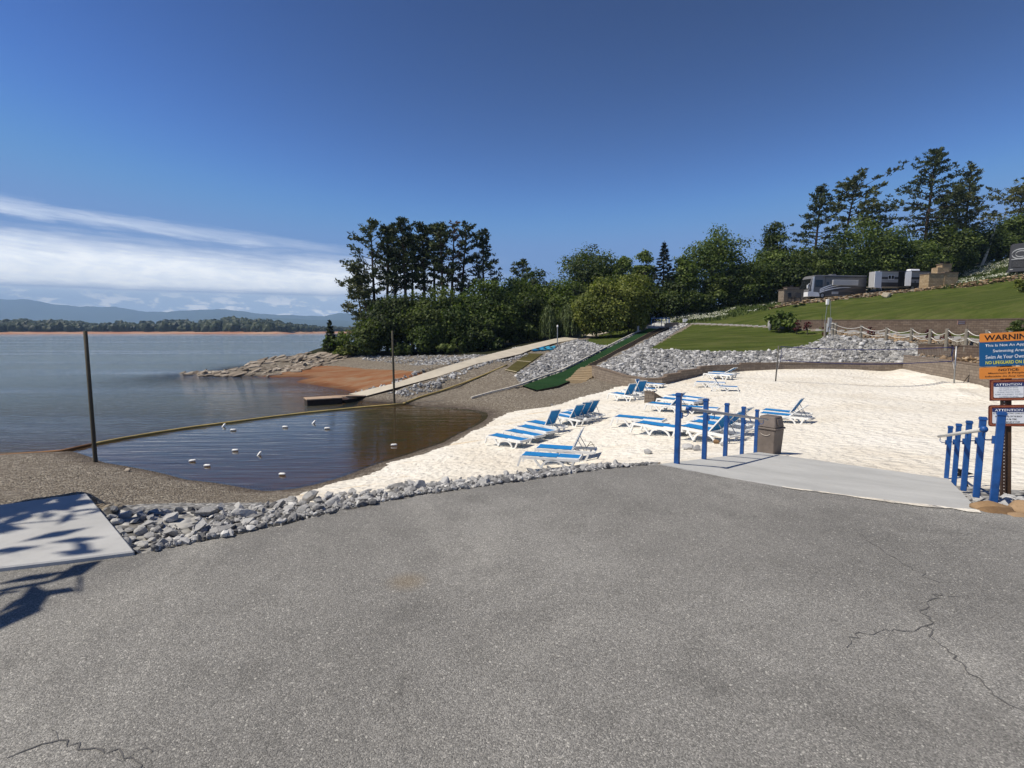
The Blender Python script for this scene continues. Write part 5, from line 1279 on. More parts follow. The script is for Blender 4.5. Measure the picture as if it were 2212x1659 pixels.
# fallen twig by the first loungers and flat dark star cutout
mb = MB(); p = G(1265, 975); q = lambda x, y, z: (p[0]+x, p[1]+y, p[2]+z)
mb.tube([q(0,0,-.02), q(.08,0,.22), q(.2,.02,.38)], .012, 5); mb.tube([q(.07,0,.2), q(.22,-.03,.28), q(.35,0,.25)], .009, 5); mb.tube([q(.2,.02,.38), q(.34,0,.18), q(.42,0,.02)], .008, 5)
tag(mb.build('twig', WOODD), 'bare broken twig stuck in the sand behind the raised lounger', 'twig')
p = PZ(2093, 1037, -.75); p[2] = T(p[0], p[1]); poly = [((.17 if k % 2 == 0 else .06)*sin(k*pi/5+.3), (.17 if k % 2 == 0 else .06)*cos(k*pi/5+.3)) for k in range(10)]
root = thing('star_cutout', 'small black star cutout on a stake behind the right handrail', 'cutout', tuple(p), R(-35)); mb = MB(); mb.prism([(x-.10, z+.24) for x, z in poly], 'y', -.008, .008); mb.build('star', BLACK, root)
mb = MB(); mb.tube([(.03, 0, -.1), (-.08, 0, .2)], .012, 6); mb.build('stake', BLACK, root)  # flat black star on a slanting rod, standing in the ground

# ------------------------------------------------------------------ warning signs
def text(parent, s, x, z, h, w, mat, bold=.0, y=-.0, name='lettering'):
    cu = bpy.data.curves.new('t', 'FONT'); cu.body = s; cu.align_x = 'CENTER'; cu.align_y = 'CENTER'; cu.size = 1.0; cu.offset = bold; cu.extrude = .0; cu.resolution_u = 3
    o = bpy.data.objects.new('t', cu); COL.objects.link(o); dg = bpy.context.evaluated_depsgraph_get(); me = bpy.data.meshes.new_from_object(o.evaluated_get(dg)); bpy.data.objects.remove(o); 
    co_ = np.zeros(len(me.vertices)*3); me.vertices.foreach_get('co', co_); c3 = co_.reshape(-1, 3); bb0, bb1 = c3.min(0), c3.max(0)
    sx = w/(bb1[0]-bb0[0]); sz = h/(bb1[1]-bb0[1]) if h else sx
    V = np.stack([(c3[:, 0]-(bb0[0]+bb1[0])/2)*sx+x, np.full(len(c3), y), (c3[:, 1]-(bb0[1]+bb1[1])/2)*sz+z], -1)
    me.vertices.foreach_set('co', V.ravel()); me.materials.clear(); me.materials.append(mat); me.update(); me.name = name
    return link(name, me, parent)
def rrect(w, h, r, n=5):
    out = []
    for cx, cz, a0 in ((w/2-r, h/2-r, 0), (-w/2+r, h/2-r, pi/2), (-w/2+r, -h/2+r, pi), (w/2-r, -h/2+r, 3*pi/2)):
        for k in range(n): out.append((cx+r*cos(a0+k*pi/2/(n-1)), cz+r*sin(a0+k*pi/2/(n-1))))
    return out
M_OR = simple('sign_orange', (.72, .25, .045), .5, .08, 3); M_BL = simple('sign_blue', (.010, .095, .24), .5, .08, 3); M_WH = simple('sign_white', (.78, .79, .80), .5, .05, 3)
M_BK = simple('sign_black', (.012, .010, .012), .6, .1, 3); M_YE = simple('sign_yellow', (.80, .74, .04), .5, .05, 3); M_MA = simple('sign_maroon', (.11, .022, .016), .5, .15, 6); M_RP = simple('sign_rope', (.42, .14, .07), .6, .2, 12); M_NV = simple('sign_navy', (.018, .035, .13), .5, .1, 5); M_GT = simple('sign_grey_text', (.30, .33, .38), .6, .1)
def signs():
    b0 = PZ(2178, 1056, -.4); b0[2] = T(b0[0], b0[1]); YW, RO = R(-23), R(-4.0)
    k = b0[1]/F; base_px = to_px(*b0)[1]
    def frame_root(name, label, cat):
        r_ = thing(name, label, cat, tuple(b0)); r_.rotation_euler = (Matrix.Rotation(YW, 3, 'Z') @ Matrix.Rotation(RO, 3, 'Y')).to_euler(); return r_
    hz = lambda v: (base_px-v)*k*1.0
    root = frame_root('sign_post', 'square brown timber post with a punched metal strip carrying four signs', 'sign post')
    mb = MB(); mb.box((0, .06, 1.0), (.105, .10, 2.75)); mb.build('post', simple('brown_timber', (.075, .042, .024), .8, .3, 5, .3, 30, .01), root, bevel=.006)
    mb = MB(); mb.box((-.045, -.002, 1.0), (.05, .02, 2.75)); s_ = mb.build('metal_strip', simple('rust_strip', (.05, .028, .02), .6, .2), root)
    mb = MB()
    for i in range(50): mb.box((-.045, -.0135, .05+i*.05), (.013, .003, .016))
    mb.build('holes', simple('hole_light', (.5, .45, .4), .6), s_)
    def board(name, label, v0, v1, w, mats, rad=.01, x0=0.0):
        z0, z1 = hz(v1), hz(v0); h = z1-z0; zc = (z0+z1)/2; r_ = frame_root(name, label, 'sign')
        mb = MB(); mb.prism([(x+x0, z+zc) for x, z in rrect(w, h, rad)], 'y', -.026, -.018); mb.build('panel', mats, r_)
        return r_, zc, h
    W_ = .69
    r_, zc, h = board('warning_sign', 'orange and blue swimming area warning board at the top of the post', 708.5, 781, W_, M_BL, .02)
    zt = zc+h/2; mb = MB(); hb = h*.265; mb.prism([(x, z+zt-hb/2) for x, z in rrect(W_, hb, .018)], 'y', -.0285, -.0265); hd = mb.build('header', M_OR, r_)
    text(hd, 'WARNING', .0, zt-hb*.52, hb*.62, 0.579, M_BK, .022, -.030)
    y = -.0285; rem = h-hb; row = lambda f: zt-hb-rem*f
    text(r_, 'This Is Not An Approved', .02, row(.16), rem*.135, 0.594, M_WH, .009, y); text(r_, 'Swimming Area', .0, row(.39), rem*.15, 0.371, M_WH, .009, y)
    text(r_, 'Swim At Your Own Risk', .01, row(.62), rem*.15, 0.564, M_WH, .009, y); text(r_, 'NO LIFEGUARD ON DUTY', .01, row(.85), rem*.135, 0.564, M_YE, .010, y)
    r_, zc, h = board('notice_sign', 'orange notice board about inflatables under the warning board', 783.5, 809, W_, M_OR, .02)
    zt = zc+h/2; text(r_, 'NOTICE:', .0, zt-h*.24, h*.20, 0.237, M_BK, .015, y); text(r_, 'Maximum 8 People Per', .02, zt-h*.52, h*.16, 0.519, M_BK, .012, y); text(r_, 'Inflatable At Any One Time', .02, zt-h*.80, h*.16, 0.594, M_BK, .012, y)
    def attention(label, v0, v1, w, rows, rad, tm):
        r_, zc, h = board('attention_sign', label, v0, v1, w, M_MA, rad)
        mb = MB()
        for i in range(60):                        # twisted rope border
            for sx in (-1, 1):
                if i < 22: mb.box((sx*(w/2-.028), -.0275, zc-h/2+.03+(h-.06)*i/21), (.030, .002, .007), M=Matrix.Rotation(sx*.5, 4, 'Y'))
            for sz in (-1, 1):
                if i < 30: mb.box((-w/2+.04+(w-.08)*i/29, -.0275, zc+sz*(h/2-.022)), (.007, .002, .024), M=Matrix.Rotation(.5, 4, 'Y'))
        mb.build('rope_border', M_RP, r_)
        iw, ih = w-.095, h-.095; mb = MB(); mb.prism([(x, z+zc) for x, z in rrect(iw, ih, .015)], 'y', -.0285, -.0265); mb.build('face', M_WH, r_)
        mb = MB(); hh = ih*.26; mb.prism([(x, z+zc+ih/2-hh/2) for x, z in rrect(iw, hh, .012)], 'y', -.0305, -.0288); hd = mb.build('header', M_NV, r_)
        text(hd, 'ATTENTION', 0, zc+ih/2-hh*.5, hh*.58, iw*.86, M_WH, .012, -.032)
        for i, (t, wf) in enumerate(rows): text(r_, t, 0, zc+ih/2-hh-(ih-hh)*(i+.55)/len(rows), (ih-hh)/len(rows)*.58, iw*wf, tm, .006, -.030)
    attention('square cornered attention sign about dogs and carts in sand', 811, 857.5, .445, [('NO DOGS IN SAND', .62), ('NO CARTS IN SAND', .66), ('PLEASE WATCH STEP!', .75), ('RAMP IS SLIPPERY WHEN', .92), ('COVERED IN SAND', .64)], .006, M_GT)
    attention('round cornered attention sign about personal items, lowest on the post', 867, 914.5, .475, [('ALL PERSONAL ITEMS (TENT, CHAIRS, ETC)', .97), ('MUST BE REMOVED OFF THE BEACH', .82), ('AT YOUR PM. ITEMS', .5), ('WILL BE REMOVED BY STAFF', .7)], .035, M_BK)
signs()

# ------------------------------------------------------------------ volleyball net
def net():
    a, c = G(1675, 824), G(2061, 828); ta, tc_ = PY(1682, 747, a[1]), PY(2066, 748, c[1])
    root = thing('volleyball_net', 'volleyball net with blue tape strung between two poles on the sand', 'volleyball net', tuple(a)); L = lambda p: np.array(p)-a
    for p, t in ((a, ta), (c, tc_)):
        mb = MB(); mb.tube([L(p)-[0, 0, .3], L(t)], .045, 10); mb.build('pole', simple('dark_pole', (.10, .095, .085), .6, .3) if p is a else STEEL, root, smooth=True)
    n = 24; top = []; bot = []
    for k in range(n+1):
        w = .012+.976*k/n; top.append(L(ta*(1-w)+tc_*w)-np.array([0, 0, .05+.20*sin(pi*w)**1.0])); bot.append(top[-1]-np.array([0, 0, .93+.05*sin(pi*w)]))
    for nm, ln in (('top_tape', top), ('bottom_tape', bot)):
        mb = MB(); mb.tube(ln, .028, 6); mb.build(nm, NAVY, root)
    for e in (0, -1):
        mb = MB(); mb.tube([top[e], (top[e]+bot[e])/2+(np.array([.12, 0, 0]) if e == 0 else np.array([-.12, 0, 0])), bot[e]], .022, 6); mb.build('side_tape', NAVY, root)
    mb = MB()
    for k in range(1, 110):
        w = k/110*n; i = min(int(w), n-1); f = w-i; mb.tube([top[i]*(1-f)+top[i+1]*f, bot[i]*(1-f)+bot[i+1]*f], .0035, 3, False)
    for j in range(1, 10):
        mb.tube([t*(1-j/10)+b_*j/10 for t, b_ in zip(top, bot)], .0035, 3, False)
    mb.build('mesh', NETW, root)
    mb = MB(); mb.tube([bot[-1], L(c)+[-.1, 0, 1.0], L(c)+[0, 0, .85]], .015, 5); mb.tube([bot[0], L(a)+[.05, 0, .6]], .015, 5); mb.build('guy_rope', ROPE, root)
net()
# leaning stick by the wall
p = G(2089, 826); mb = MB(); mb.tube([(p[0], p[1]-.2, p[2]-.1), (p[0]+.12, p[1]+.1, p[2]+1.25)], .03, 6); mb.tube([(p[0]-.5, p[1]-.3, p[2]+.02), (p[0]+.02, p[1]-.1, p[2]+.5)], .02, 5)
tag(mb.build('stick', WOODD), 'dark stick leaning on the block wall by the net pole', 'stick')

# ------------------------------------------------------------------ rope fence
def rope_fence():
    fp = [((1798,721),55),((1859,728),53.7),((1914,733.7),51.4),((1967.6,736),49.7),((2008,742),44.6),((2044,743.4),41),((2086,745),40),((2130,748),38.5),((2180,752),37),((2235,757),35.5)]
    P_ = [PY(*p, Y) for p, Y in fp]; P_ = [np.array([p[0], p[1], p[2]]) for p in P_]; root = thing('rope_fence', 'row of round timber posts joined by two swags of white rope', 'fence', tuple(P_[0])); o = P_[0]
    def post(q, h, r_): 
        mb = MB(); mb.tube([q-[0, 0, .5], q+[0, 0, h*.5], q+[0, 0, h-.03], q+[0, 0, h]], [r_, r_*.97, r_*.95, r_*.8], 12); mb.build('post', WOODG, root, smooth=False)
    for k, p in enumerate(P_): post(p-o, 1.2, .13)
    post(P_[0]-o+np.array([.62, .5, 0]), 1.15, .14); post(P_[0]-o+np.array([-.45, .55, 0]), 1.05, .12)
    for a, c in zip(P_[:-1], P_[1:]):
        for h, s in ((1.05, .33), (.5, .26)):
            mb = MB(); pts = []
            for t in np.linspace(0, 1, 11): pts.append((a-o)*(1-t)+(c-o)*t+np.array([0, -.13, h-s*4*t*(1-t)]))
            mb.tube(pts, .03, 6); mb.build('rope', ROPE, root, smooth=True)
    mb = MB(); q = P_[0]-o
    for h in (1.05, .5): mb.tube([q+np.array([.155*cos(t), .155*sin(t), h]) for t in np.linspace(0, 2*pi, 14)], .04, 6)
    mb.build('rope_wrap', ROPE, root)
rope_fence()

# ------------------------------------------------------------------ slide, steps, platform
def SP(u, v, up=0.0):
    d = ray(u, v); k = .128; t = (-2.7-k*44.6-CH)/(d[2]-k*d[1]); return d*t+np.array([0, 0, CH+up])
def slide():
    LE = [(1129,834),(1172,819),(1216,804),(1246,789),(1276,773.4),(1308,756),(1341,738.7),(1366,726.5),(1389,715.8)]
    RE = [(1160,844),(1205,835),(1240,820),(1262,803),(1297,778.3),(1324,763.5),(1351,749.6),(1380,734),(1407,719.8)]
    l = [SP(*p, .06) for p in LE]; r = [SP(*p, .06) for p in RE]; o = l[0].copy(); root = thing('turf_slide', 'long green turf slide running down the bank to the gravel', 'slide', tuple(o))
    def sheet(name, a, b_, mat, th=.12):
        mb = MB(); n = len(a); M_ = 4; V = []
        for p, q in zip(a, b_):
            for j in range(M_+1): w = j/M_; V.append(p*(1-w)+q*w-o-np.array([0, 0, .02*sin(pi*w)]))
        fs = [(i*(M_+1)+j, i*(M_+1)+j+1, (i+1)*(M_+1)+j+1, (i+1)*(M_+1)+j) for i in range(n-1) for j in range(M_)]
        mb.add(V, fs); mb.build(name, mat, root)
        sk = MB()
        for e in (a, b_): sk.bar([p-o-np.array([0, 0, th/2+.02]) for p in e], .06, th)
        return sk
    sk = sheet('turf', l, r, TURF_G); sk.build('edge_board', WOODD, root)
    l2 = [l[-1], SP(1398,711.3,.06), SP(1406.7,706.9,.06)]; r2 = [r[-1], SP(1421,714,.06), SP(1435,708.5,.06)]
    sheet('start_turf', l2, r2, TURF_L)
    cb = [SP(u-3.5, v-1, .16) for u, v in LE[1:]]+[SP(1385.5,714.5,.16), SP(1403,705.5,.16)]
    low = [G(1018,862.5)+[0,0,.12], G(1060,851)+[0,0,.14], G(1098,842)+[0,0,.15], SP(1127.5,832.5,.12)]
    mb = MB(); mb.bar([p-o for p in low+cb], .13, .13); mb.build('curb', simple('white_curb', (.60, .56, .48), .7, .15, 2), root)
    return l, r
SLL, SLR = slide()
def steps():
    cl = [(1247,824),(1256,818),(1268,803),(1287.7,789.5),(1315.5,775),(1345,757.5),(1375,741.6),(1414.6,719.8),(1444.4,706),(1464,700)]
    pts = [SP(*p, .0) for p in cl]; d = np.concatenate([[0], np.cumsum([np.linalg.norm(b_-a) for a, b_ in zip(pts[:-1], pts[1:])])]); pts = np.array(pts); o = pts[0].copy()
    root = thing('timber_steps', 'dark timber steps climbing beside the green slide', 'steps', tuple(o)); n = 62
    for k in range(n):
        s = d[-1]*k/(n-1); p = np.array([np.interp(s, d, pts[:, j]) for j in range(3)]); s2 = min(d[-1], s+.3); q = np.array([np.interp(s2, d, pts[:, j]) for j in range(3)]); s3 = max(0, s-.3); q0 = np.array([np.interp(s3, d, pts[:, j]) for j in range(3)])
        rz = math.atan2(q[1]-q0[1], q[0]-q0[0]); w = 1.9 if k < 8 else 1.25
        mb = MB(); mb.box(tuple(p-o+[0, 0, .02]), (.74, w, .34), rz); lo = k < 9
        st = mb.build('step', WOODT if lo else WOODD, root)
        if not lo and k % 1 == 0:
            t = MB(); e = np.array([-sin(rz), cos(rz), 0])
            for sgn in (-1, 1): t.box(tuple(p-o+e*sgn*w*.46+[0, 0, .20]), (.30, .13, .06), rz)
            t.build('tread_end', WOODT, st)
steps()
def slide_top():
    q = PY(1412.7, 707, 85); root = thing('start_frame', 'blue pipe frame over the top of the green slide', 'frame', tuple(q)); W_ = 2.4; D_ = 1.6; h = 1.45; mb = MB()
    for x, y in ((0, 0), (W_*.5, 0), (W_, 0), (0, D_), (W_, D_)):
        mb = MB(); mb.tube([(x, y, -.2), (x, y, h)], .05, 8); mb.build('leg', BLUE, root)
    mb = MB()
    for a, c in (((0, 0), (W_, 0)), ((0, D_), (W_, D_)), ((0, 0), (0, D_)), ((W_, 0), (W_, D_))): mb.tube([(*a, h), (*c, h)], .05, 8)
    mb.tube([(0, 0, h*.62), (W_*.5, 0, h*.62)], .035, 8); mb.build('top_rail', BLUE, root)
    mb = MB(); mb.box((W_*.62, D_*.8, h*.60), (1.6, .05, .16)); mb.build('banner', PL_WHITE, root)
    q = PY(1446, 700, 86); root = thing('metal_fence', 'black picket fence beside the platform above the slide', 'fence', tuple(q)); 
    for x in (0, 1.1, 2.1, 3.05):
        mb = MB(); mb.box((x, x*.1, .5), (.07, .07, 1.35)); mb.build('post', BLACK, root)
    mb = MB()
    for x in np.linspace(.1, 3.0, 24): mb.box((x, x*.1, .55), (.02, .02, .95))
    for z in (.12, 1.05): mb.bar([(0, 0, z), (3.05, .305, z)], .04, .04)
    mb.build('pickets', BLACK, root)
    for u, v, lab in [(1444.5, 697, 'white box on the fence next to the blue pipe frame'), (1480, 696, 'wide white box at the path end of the black fence')]:
        q = PY(u, v, 85.4); mb = MB(); w = .42 if u < 1460 else .75; mb.box((0, 0, .25), (w, .16, .52)); o = mb.build('white_box', PL_WHITE, None, bevel=.02); o.location = tuple(q); tag(o, lab, 'box')
    pl = [PY(1398,709,84), PY(1436,709.5,83.5), PY(1462,706,84.5), PY(1452,697,90), PY(1412,699,90)]
    slab('slide_platform', [p+[0, 0, .1] for p in pl], .5, CONC_W, kind='structure')
    a, c = PY(1437,706,83.6), PY(1465,704,84.6); wall('brick_wall', 'low brick wall under the black fence above the slide', [(a[0], a[1], a[2]-.3, a[2]+.55), (c[0], c[1], c[2]-.3, c[2]+.6)], BLOCK, .2)
slide_top()
q = PY(1378, 717, 79); mb = MB(); mb.box((0, 0, .42), (.26, .22, .84), .2); root = thing('utility_post', 'short grey utility post beside the upper part of the slide', 'utility post', tuple(q)); mb.build('post', RAILG, root, bevel=.02); mb = MB(); mb.box((0, 0, .86), (.32, .28, .05), .2); mb.build('cap', RAILG, root)
# olive mat in two lengths
mt = [(1139.6,764.6),(1172.4,765.8),(1115.8,806),(1092,801)]; P4 = [G(*p)+[0, 0, .10] for p in mt]; o = P4[3]; root = thing('ramp_mat', 'olive green launch mat in two lengths lying on the gravel', 'mat', tuple(o))
for a, c in ((0, .485), (.505, 1)):
    A_ = [P4[3]+(P4[0]-P4[3])*a-o, P4[2]+(P4[1]-P4[2])*a-o, P4[2]+(P4[1]-P4[2])*c-o, P4[3]+(P4[0]-P4[3])*c-o]; mb = MB(); V = A_+[p-[0, 0, .1] for p in A_]; mb.add(V, [(0,1,2,3),(7,6,5,4)]+[(k, (k+1) % 4, 4+(k+1) % 4, 4+k) for k in range(4)]); mb.build('mat_length', MATO, root)
mb = MB()
for a in (0.0, .495): mb.bar([P4[3]+(P4[0]-P4[3])*a-o+[0, 0, .02], P4[2]+(P4[1]-P4[2])*a-o+[0, 0, .02]], .14, .05)
mb.build('edge_strip', simple('tan_strip', (.45, .38, .24), .8), root)
# kayaks
def kayak(u, v, ang, mat, lab, s=1.0):
    p = G(u, v); root = thing('kayak', lab, 'kayak', (p[0], p[1], p[2]+.1), R(ang), 'blue kayaks on the stones by the path'); root.rotation_euler = (R(18), R(-8), R(ang)); root.scale = (s, s, s)
    n = 15; V = []; m_ = 10
    for i in range(n):
        t = -1+2*i/(n-1); w = .38*(1-abs(t)**2.6)+.015; zc = .10+.16*abs(t)**3
        for j in range(m_): a = 2*pi*j/m_; V.append((t*1.6, w*cos(a), zc+(.20*(1-.6*abs(t)**3))*(sin(a) if sin(a) < 0 else sin(a)*.55)))
    fs = [(i*m_+j, (i+1)*m_+j, (i+1)*m_+(j+1) % m_, i*m_+(j+1) % m_) for i in range(n-1) for j in range(m_)]+[tuple(range(m_)), tuple(range((n-1)*m_, n*m_))]
    mb = MB(); mb.add(V, fs); mb.build('hull', mat, root, smooth=True)
    mb = MB(); mb.ball((-.1, 0, .175), 1, (.52, .24, .045), 14, 6); mb.build('cockpit', DARK, root)
kayak(1162, 757.5, 50, KAYAK, 'darker blue kayak lying nearest the olive mat', .85)
kayak(1177, 756.5, 62, KAYAK2, 'bright blue kayak in the middle of the three', .85)
kayak(1191, 755.5, 66, KAYAK2, 'bright blue kayak lying next to the path lamp', .85)
# path lamp
q = G(1204, 743); root = thing('path_lamp', 'grey lamp post at the edge of the boat path', 'lamp post', tuple(q)); mb = MB(); mb.tube([(0, 0, -.2), (0, 0, 2.3)], .07, 8); mb.build('pole', STEEL, root); mb = MB(); mb.tube([(0, 0, 2.3), (0, 0, 2.5), (0, 0, 2.58)], [.11, .12, .04], 10); mb.build('lamp_head', PL_WHITE, root)

# ------------------------------------------------------------------ water's edge things
for base, tp, Y, r_, lab in [((206.5,1000),(184,715),22.4,.082,'weathered tall timber post standing at the edge of the gravel bank'),((852,873),(847.5,714.5),40,.085,'weathered tall timber post where the yellow boom meets the shore')]:
    a, c = PZ(*base, WATER), PY(*tp, Y); d = c-a; mb = MB(); mb.tube([a-d*.25, a, a+d*.5, c-d*.004, c], [r_*1.05, r_, r_*.95, r_*.92, r_*.6], 12)
    tag(mb.build('mooring_post', WOODP, smooth=True), lab, 'post')
bp = [(-60,990),(0,984.6),(60,980),(133,974.6),(200,959.6),(265,947),(333,935.6),(415,923),(500,912.2),(580,901.5),(667,891.2),(770,881),(870,872.5)]
sh = [(905,861),(950,847.5),(1000,830),(1045,812),(1095,790.5)]
PB = [PZ(u, v, WATER+.05) for u, v in bp]; PB2 = [PB[-1]]+[G(u, v)+[0, 0, .09] for u, v in sh]
root = thing('floating_boom', 'long yellow tube boom closing the cove and lying up the gravel shore', 'boom', tuple(PB[0])); o = PB[0]
def smooth_pts(P_, n=6):
    P_ = np.array(P_); t = np.arange(len(P_)); tt = np.linspace(0, len(P_)-1, (len(P_)-1)*n+1); return [np.array([np.interp(x, t, P_[:, j]) for j in range(3)]) for x in tt]
mb = MB(); mb.tube([p-o for p in smooth_pts(PB[4:], 3)], .075, 8); mb.build('boom_tube', YELLOW, root, smooth=True)
mb = MB(); mb.tube([p-o for p in smooth_pts(PB[:5], 3)], .075, 8); tag(mb.build('boom_tube', simple('stained_boom', (.26, .13, .05), .7, .4, 1.3, local=False), root, smooth=True), 'orange brown stained length of boom')
mb = MB(); mb.tube([p-o for p in smooth_pts(PB2, 4)], .08, 8); mb.build('shore_tube', YELLOW, root, smooth=True)
fm = MB(); fm.tube([(-.20,0,0),(-.17,0,0),(-.12,0,0),(.12,0,0),(.17,0,0),(.20,0,0)], [.02,.05,.075,.075,.05,.02], 10); FLM = fm.mesh('float', PL_WHITE, True)
for u, v, a, up, lab in [(483,920,60,50,'upright white float close under the boom'),(504,928.6,10,0,'lying white float beside the upright one near the boom'),(616,922,0,0,'greyish float lying midway along the boom side'),(677.7,913,50,45,'tilted white float at the far side of the cove'),(707,925,10,0,'small lying float nearest the tree reflections'),(508,972.5,5,0,'dark looking float lying mid cove'),(560,981,50,50,'tilted float right of the dark looking one mid cove'),(415.6,995,8,5,'white float left of the biggest float'),(447.6,1005.5,0,0,'biggest white float lying near the gravel'),(609.6,1024,-6,0,'white float alone over the red shallows'),(851,961,8,0,'white float on the dark brown water by the beach')]:
    p = PZ(u, v, WATER+.05); s = .45+.32*(p[1]/25); o = link('float', FLM, None, tuple(p), (0, -R(up), R(a))); o.scale = (s, s, s); tag(o, lab, 'float', 'white floats in the cove')
# dock
q = PZ(664, 877, WATER); dx = PZ(740, 872, WATER)-q; L = np.linalg.norm(dx[:2]); rz = math.atan2(dx[1], dx[0]); root = thing('floating_dock', 'small floating dock with a gangway at the foot of the boat path', 'dock', tuple(q), rz)
mb = MB(); mb.box((L/2, .75, .17), (L, 1.4, .46)); mb.build('float', WOODD, root, bevel=.02); mb = MB(); mb.box((L/2, .75, .45), (L+.08, 1.5, .08)); mb.build('deck', simple('deck_boards', (.40, .29, .20), .85, .2, 3, .3, 15, .02), root)
g1 = PY(790, 858.5, 43.7)-q; c_, s_ = cos(-rz), sin(-rz); g1 = np.array([g1[0]*c_-g1[1]*s_, g1[0]*s_+g1[1]*c_, g1[2]]); mb = MB()
mb.bar([(L-.1, .75, .50), (g1[0], g1[1]+.8, g1[2]+.06)], 1.2, .09); mb.build('gangway', simple('gangway_boards', (.42, .31, .22), .85, .2, 3), root)
mb = MB(); mb.bar([(L, .75, .05), (g1[0], g1[1]+.8, g1[2]-.25)], .9, .2); mb.build('gangway_beam', WOODD, root)

# ------------------------------------------------------------------ vehicles and stonework on the terrace
RV_G = simple('rv_grey', (.14, .14, .147), .35, .08, 1, spec=.5); RV_S = simple('rv_silver', (.40, .40, .40), .35, .06, 1, spec=.5); RV_D = simple('rv_dark', (.042, .040, .042), .3, .1, 1, spec=.5); RV_W = simple('rv_white', (.78, .79, .81), .35, .04, 1, spec=.5); RV_B = simple('rv_brown', (.10, .082, .072), .35, .1, 1, spec=.5); GLASS = simple('dark_glass', (.012, .014, .016), .08, .1, 1, spec=.6); TYRE = simple('tyre', (.02, .02, .02), .8)
def wheel(root, x, y, z, r_):
    mb = MB(); mb.tube([(x, y, z), (x, y+.28, z)], r_, 20); w = mb.build('wheel', TYRE, root); mb = MB(); mb.tube([(x, y-.012, z), (x, y+.1, z)], r_*.58, 16); mb.build('rim', STEEL, w)
def ribbon(mb, pts, y, w):
    V = []
    for (x, z), ww in zip(pts, w): V += [(x, y, z-ww/2), (x, y, z+ww/2)]
    mb.add(V, [(2*i, 2*i+2, 2*i+3, 2*i+1) for i in range(len(pts)-1)])
def motorhome():
    q = PY(1745, 644, 93); root = thing('motorhome', 'long grey and white motorhome with swoosh stripes parked above the stone wall', 'motorhome', tuple(q), R(9)); L = 11.4; H = 4.05; Wd = 2.55
    mb = MB(); mb.prism([(.0,.35),(0,1.15),(.12,1.45),(.62,3.35),(1.0,3.85),(1.5,4.0),(L,H),(L,.45),(1.0,.40)], 'y', 0, Wd); mb.build('body', RV_G, root, bevel=.06)
    mb = MB(); mb.add([(.10,.12,1.62),(.10,Wd-.12,1.62),(.56,Wd-.2,3.35),(.56,.2,3.35)], [(0,3,2,1)]); M_ = [( -.03+a, b_, c+.02) for a, b_, c in mb.v]; mb.v = M_; mb.build('windshield', GLASS, root)
    mb = MB(); mb.prism([(-.05,.30),(-.05,1.05),(.3,1.18),(2.0,1.0),(2.2,.55),(2.2,.30)], 'y', -.03, Wd+.03); mb.build('front_bumper', RV_W, root)
    mb = MB(); mb.prism([(.55,1.1),(.95,1.1),(1.12,3.7),(.80,3.6)], 'y', -.035, .0); mb.build('front_pillar', RV_W, root)
    mb = MB(); mb.box((2.0, -.02, 2.55), (1.4, .03, 1.25)); mb.build('side_window', GLASS, root)
    mb = MB(); mb.box((3.75, -.02, 2.45), (.5, .03, .8)); mb.build('side_window', GLASS, root)
    mb = MB(); mb.box((3.2, -.02, 2.1), (.06, .03, 3.1)); mb.build('door_gap', RV_D, root)
    mb = MB(); mb.box((6.9, -.22, 2.72), (5.0, .4, .95)); mb.build('slide_out', RV_S, root, bevel=.03)
    mb = MB(); mb.box((7.0, -.13, 3.72), (8.2, .22, .16)); mb.build('awning', RV_D, root)
    mb = MB(); mb.box((7.2, -.016, 1.35), (8.2, .02, 1.5)); mb.build('lower_panel', RV_D, root)
    mb = MB()
    for k, (a, b_) in enumerate(((1.0, 1.55), (1.25, 1.9), (1.5, 2.25))):
        t = np.linspace(0, 1, 14); ribbon(mb, [(2.2+x*6.6, a+(b_-.3)*x**.8*.75+.25*sin(pi*x)) for x in t], -.03-.003*k, [.20*(1-x*.75)+.02 for x in t])
    mb.build('swoosh', RV_W, root)
    mb = MB(); t = np.linspace(0, 1, 14); ribbon(mb, [(5.2+x*5.6, .85+1.0*x+.4*sin(pi*x)) for x in t], -.045, [.30*sin(pi*min(.97, x+.04))+.03 for x in t]); ribbon(mb, [(4.6+x*4.6, .9+.2*x+.35*sin(pi*x)) for x in t], -.048, [.35*sin(pi*min(.97, x+.04))+.03 for x in t]); mb.build('swoosh', RV_B, root)
    mb = MB(); mb.box((5.2, -.05, .95), (1.3, .02, .45)); mb.build('hatch', RV_S, root)
    wheel(root, 2.75, -.04, .5, .52); wheel(root, 8.7, -.04, .5, .52); wheel(root, 2.75, Wd-.25, .5, .52); wheel(root, 8.7, Wd-.25, .5, .52)
    mb = MB(); mb.box((-.35, -.25, 1.95), (.2, .16, .62)); mb.tube([(-.3, -.2, 2.2), (.25, .1, 2.5)], .04, 6); mb.build('mirror', RV_W, root)
    mb = MB(); mb.box((5.5, 1.2, H+.12), (1.0, .8, .25)); mb.build('roof_unit', RV_G, root, bevel=.05)
motorhome()
